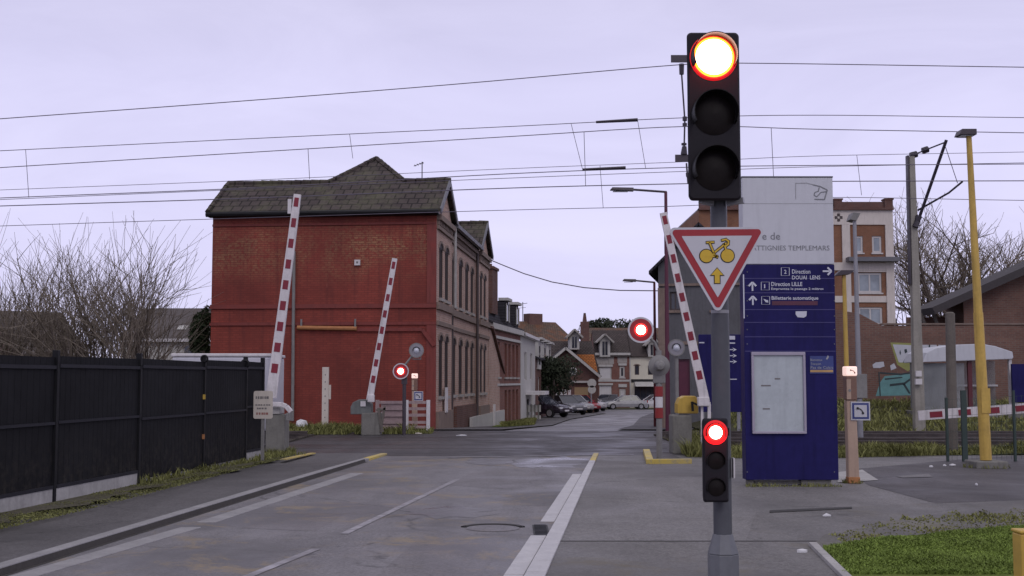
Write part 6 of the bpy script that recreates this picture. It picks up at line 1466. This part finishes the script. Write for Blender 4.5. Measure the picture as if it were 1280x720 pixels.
def leafytree(name, label, px, Y_, base_z, czpx, rad, n, size, mat, seed, lumps=7):
    o = thing(name, label, 'tree', (X(px, Y_), Y_, base_z)); rnd = random.Random(seed); cz = Z(czpx, Y_) - base_z
    M2 = [MB(), MB()]
    for i in range(4): barebranch(M2, Vector((0, 0, 0)), Vector((rnd.gauss(0, .25), rnd.gauss(0, .25), 1)), cz, .12, 2, rnd, .1, .15, (3, 4), .015)
    M2[0].v += []; M2[0].build('trunk', 'bark', o)
    mb = MB(); leafcrown(mb, (0, 0, cz), rad, n, size, rnd, lumps); mb.build('crown', mat, o); return o
leafytree('evergreen_shrub', 'dark green conifer standing against the left corner of the red house', 251, 42, 0, 432, (.42, .5, 1.35), 5000, .07, 'leafgrn', 3, 12)
leafytree('street_tree', 'dark evergreen tree in front of the houses beyond the hatchback', 689, 82, -1.0, 471, (1.75, 1.3, 1.35), 4200, .11, 'leafdark', 4, 16)
leafytree('distant_tree', 'dark distant tree rising behind the roofs at the street end', 757, 175, -1.4, 411, (3.2, 2.5, 1.7), 3600, .22, 'leafdark', 5, 14)
leafytree('distant_tree', 'small dark distant treetop beside the lit red disc', 784, 180, -1.4, 413, (1.8, 2, 1.8), 1500, .2, 'leafdark', 8, 8)
def baretree(label, px, Y_, top, seed, lean=0.0, r=.26, zb_=0):
    o = thing('bare_tree', label, 'tree', (X(px, Y_), Y_, zb_)); rnd = random.Random(seed); M2 = [MB(), MB()]; tr = MB(); Hh = Z(top, Y_) - zb_
    th = Hh * .22; tr.tube([(0, 0, 0), (0, 0, th * .5), (lean * .2, 0, th)], [r * 1.2, r, r * .9], 10); tr.build('trunk', 'bark', o)
    for i in range(9):
        a_ = i * .698 + rnd.uniform(-.3, .3); sp_ = rnd.uniform(.2, .6); d = Vector((math.cos(a_) * sp_ + lean, math.sin(a_) * sp_, 1)).normalized()
        barebranch(M2, Vector((lean * .2, 0, th * rnd.uniform(.75, 1))), d, Hh * rnd.uniform(.40, .50), r * .58, 3, rnd, .07, .24, (4, 6), .014)
    M2[0].build('branches', 'bark', o); M2[1].build('twigs', 'twig', o); return o
baretree('large bare tree behind the concrete mast', 1196, 98, 262, 21, .04, .34)
baretree('bare tree partly hidden by the right edge of the photo', 1288, 96, 305, 22, -.03, .3)
baretree('bare tree behind the flats corner left of the mast', 1144, 106, 285, 23, .0, .18)

# ------------------------------------------------------------------ houses behind the fence, left
building('distant_house', 'low dark roofed house behind the small shrub at far left', 'house', (X(22, 58), 58), (X(88, 58), 60), 8, 0, Z(442, 58), 'brickdk', 'roofbrown', Z(392, 62), 'x', [], .3)
o, o_r, W_ = building('distant_house', 'pale distant house with a grey roof left of the red house', 'house', (X(150, 62), 62), (X(275, 62), 62), 8, 0, Z(424, 62), 'render', 'roofbrown', Z(388, 66), 'x', [dict(h=(3.2, 4.2, Z(446, 62), Z(431, 62))), dict(h=(6, 7, Z(446, 62), Z(431, 62)))], .3)
mb = MB(); mb.hexa([(2.62, .95, Z(414, 63)), (3.1, .95, Z(414, 63)), (3.1, 1.5, Z(408.5, 63)), (2.62, 1.5, Z(408.5, 63))], [(2.62, .85, Z(413, 63) + .05), (3.1, .85, Z(413, 63) + .05), (3.1, 1.4, Z(407.5, 63) + .05), (2.62, 1.4, Z(407.5, 63) + .05)]); mb.build('skylight', 'render', o)
MB().box(0, W_, -.34, -.2, Z(425, 62) - .1, Z(423.5, 62)).build('gutter', 'white', o)

# ------------------------------------------------------------------ cars
def car(label, loc, rz, paint, L=4.0, Wd=1.7, Hh=1.45, hatch=True):
    o = thing('parked_car', label, 'car', loc, rz, 'cars parked along the street'); h = L / 2; w = Wd / 2
    # sections along x: x, z_low, z_belt, half width
    S = [(-h, .42, .62, w * .82), (-h + .12, .3, .88, w * .94), (-h + .6, .25, .92, w), (-.4, .24, .90, w), (h - 1.25, .24, .88, w), (h - .35, .27, .76, w * .95), (h - .05, .34, .62, w * .84), (h, .42, .52, w * .74)]
    mb = MB(); n = len(S)
    ring = lambda s_: [(s_[0], -s_[3] * .93, s_[1]), (s_[0], -s_[3], (s_[1] + s_[2]) / 2), (s_[0], -s_[3] * .9, s_[2]), (s_[0], s_[3] * .9, s_[2]), (s_[0], s_[3], (s_[1] + s_[2]) / 2), (s_[0], s_[3] * .93, s_[1])]
    vs_ = [p_ for s_ in S for p_ in ring(s_)]
    mb.add(vs_, [(i * 6 + j, i * 6 + (j + 1) % 6, (i + 1) * 6 + (j + 1) % 6, (i + 1) * 6 + j) for i in range(n - 1) for j in range(6)] + [tuple(range(6))[::-1], tuple(range((n - 1) * 6, n * 6))]); body = mb.build('body', paint, o, bev=.03)
    xb0, xb1 = (-h + .14, h - 1.2); xr0, xr1 = (-h + (.42 if hatch else 1.15), h - 2.0)
    if not hatch: xb0 = -h + .75
    mb = MB(); b_ = [(xb0, -w * .88, .9), (xb1, -w * .88, .87), (xb1, w * .88, .87), (xb0, w * .88, .9)]; t_ = [(xr0, -w * .68, Hh - .05), (xr1, -w * .7, Hh - .04), (xr1, w * .7, Hh - .04), (xr0, w * .68, Hh - .05)]
    mb.hexa(b_, t_); mb.build('windows', 'glass', o)
    mb = MB(); r0 = [(xr0 - .05, -w * .7, Hh - .05), (xr1 + .03, -w * .72, Hh - .04), (xr1 + .03, w * .72, Hh - .04), (xr0 - .05, w * .7, Hh - .05)]; mb.hexa(r0, [(x * .97, y * .93, Hh) for x, y, z in r0])
    for sy in (-1, 1):
        for (p_, q_) in (((xb0, .9), (xr0, Hh - .04)), ((xb1, .87), (xr1, Hh - .04)), (((xb0 + xb1) / 2 - .1, .9), ((xr0 + xr1) / 2 - .1, Hh - .04))): mb.beam((p_[0], sy * w * .885, p_[1]), (q_[0], sy * w * .7, q_[1]), .06, .07, (1, 0, 0))
    mb.build('roof', paint, o, bev=.02)
    for x_ in (-h + .75, h - .8):
        for sy in (-1, 1):
            wv = MB().lathe((x_, sy * w * .99, .31), (0, sy, 0), [(0, .0), (.2, .02), (.31, .015), (.31, -.19), (0, -.19)], 20).build('wheel', 'tyre', o)
            MB().lathe((x_, sy * w * 1.0, .31), (0, sy, 0), [(0, .025), (.12, .015), (.2, .026), (.21, 0)], 12).build('rim', 'rim', wv)
    for sy in (-1, 1):
        MB().cbox((h - .1, sy * w * .62, .63), .14, .34, .12).build('headlight', 'lampwhite', o, bev=.02); MB().cbox((-h + .07, sy * w * .78, .8), .12, .18, .26).build('tail_light', 'lampred', o, bev=.02)
        MB().cbox((xb1 - .2, sy * (w + .06), .95), .14, .16, .12).build('mirror', paint, o, bev=.02)
    mb = MB(); mb.cbox((-h + .02, 0, .6), .03, .5, .11); mb.cbox((h - .0, 0, .46), .03, .5, .1); mb.build('number_plate', 'white', o)
    return o
def put(px, py):
    p_ = GT(px, py); return (p_.x, p_.y, zt(p_.y) + .06)
car('dark hatchback parked nearest on the left of the street', put(678, 522.5), R(-38), 'carblack', 4.0, 1.7, 1.5)
car('grey car parked second behind the dark hatchback', put(707, 519), R(-62), 'cargrey', 4.1, 1.7, 1.45)
car('pale silver car third in the parked row', put(718, 517), R(-62), 'carsilver', 4.0, 1.7, 1.45)
car('red car with pale bonnet fourth in the parked row', put(727, 516), R(-60), 'carred', 3.9, 1.7, 1.45)
car('white car at the far end of the parked row', put(736, 514.5), R(-62), 'carwhite', 4.0, 1.7, 1.45)
car('silver saloon parked side on across the end of the street', (X(781, 124), 124, -1.4), R(180 + 8), 'carsilver', 4.5, 1.75, 1.42, False)
car('small white car by the shopfront at the street end', (X(815, 126), 126, -1.4), R(200), 'carwhite', 3.8, 1.7, 1.45)
car('dark car beside the silver saloon at the street end', (X(752, 127), 127, -1.4), R(170), 'cargrey', 4.0, 1.7, 1.5)
# verge furniture
p_ = GT(637, 521); bb = thing('board_sign', 'pale tilted board leaning on the grass verge by the brick annex', 'sign', (p_.x, p_.y, p_.z))
mb = MB(); mb.beam((-.1, 0, .15), (.1, .25, .85), .62, .05, (1, .1, 0)); mb.build('board', 'signwhite', bb); mb = MB(); mb.beam((-.35, .3, 0), (-.2, .25, .9), .25, .3, (1, 0, 0)); mb.build('dark_bin', 'rubber', bb)
p_ = GT(674, 521); wpst = thing('bollard', 'short white post on the verge in front of the dark hatchback', 'bollard', (p_.x - .1, p_.y - 1.2, zt(p_.y)))
MB().box(-.13, .13, -.1, .1, 0, .62).build('shaft', 'white', wpst, bev=.02); MB().box(-.14, .14, -.11, .11, .621, .66).build('cap', 'white', wpst, bev=.01)
Yf = 70.0; lf = thing('low_fence', 'low pale garden fence behind the grass verge', 'fence', (X(646, Yf), Yf, zt(Yf)))
for i in range(8): 
    px = 641 + i * 4.6; MB().box(X(px, Yf) - .04, X(px, Yf) + .04, Yf - .03, Yf + .03, zt(Yf), zt(Yf) + 1.0).build('post', 'conc', lf, True)
MB().box(X(640, Yf), X(676, Yf), Yf + .031, Yf + .06, zt(Yf) + .55, zt(Yf) + .95).build('rail_panel', 'render', lf, True); MB().box(X(640, Yf), X(676, Yf), Yf + .031, Yf + .06, zt(Yf) + .15, zt(Yf) + .35).build('rail_panel', 'render', lf, True)
# road sign cluster by the tan door
Yr = 98; rs = thing('road_sign', 'pair of pale round road signs seen from behind near the tan garage door', 'sign', (X(739, Yr), Yr, zt(Yr)))
MB().tube([(0, 0, 0), (0, 0, Z(476, Yr) - zt(Yr))], .05, 8).build('post', 'postgrey', rs)
MB().lathe((.05, -.06, Z(479, Yr) - zt(Yr)), (0, -1, 0), [(0, .02), (.36, .02), (.36, 0)], 20).build('disc', 'render', rs); MB().lathe((.05, -.06, Z(487, Yr) - zt(Yr)), (0, -1, 0), [(0, .02), (.33, .02), (.33, 0)], 20).build('disc', 'render', rs)

# ------------------------------------------------------------------ sky and light
w = bpy.data.worlds.new('World'); scn.world = w; w.use_nodes = True; nt = w.node_tree
bg = nt.nodes['Background']
sky = N(nt, 'ShaderNodeTexSky'); sky.sky_type = 'NISHITA'; sky.sun_disc = False; sky.sun_elevation = R(38); sky.sun_rotation = R(200); sky.air_density = 1.5; sky.dust_density = 3
nt.links.new(sky.outputs[0], bg.inputs[0]); bg.inputs[1].default_value = 0.06
tc = N(nt, 'ShaderNodeTexCoord'); sp_ = N(nt, 'ShaderNodeSeparateXYZ'); nt.links.new(tc.outputs['Generated'], sp_.inputs[0])
grad = ramp(nt, sp_.outputs[2], [(0.0, (0.70, 0.68, 0.93)), (0.13, (0.69, 0.665, 0.92)), (0.24, (0.65, 0.625, 0.87)), (0.38, (0.55, 0.525, 0.71)), (1.0, (0.68, 0.66, 0.70))])
mp = N(nt, 'ShaderNodeMapping'); mp.inputs['Scale'].default_value = (1, 1, 3.5); nt.links.new(tc.outputs['Generated'], mp.inputs[0])
cn = noise(nt, mp.outputs[0], 3.4, 8, 0.58, 0.8)
cl_ = mix(nt, 1.0, grad, ramp(nt, cn, [(0.3, (0.91, 0.91, 0.925)), (0.7, (1.045, 1.045, 1.04))]), 'MULTIPLY')
bg2 = N(nt, 'ShaderNodeBackground'); nt.links.new(cl_, bg2.inputs[0]); bg2.inputs[1].default_value = 1.18
mx = N(nt, 'ShaderNodeMixShader'); mx.inputs[0].default_value = 0.92; nt.links.new(bg.outputs[0], mx.inputs[1]); nt.links.new(bg2.outputs[0], mx.inputs[2])
nt.links.new(mx.outputs[0], nt.nodes['World Output'].inputs[0])
sd = bpy.data.lights.new('sun', 'SUN'); sd.energy = 0.6; sd.angle = R(25); sd.color = (1, .95, .9)
so = bpy.data.objects.new('sun', sd); col.objects.link(so); so.rotation_euler = (R(52), 0, R(20))
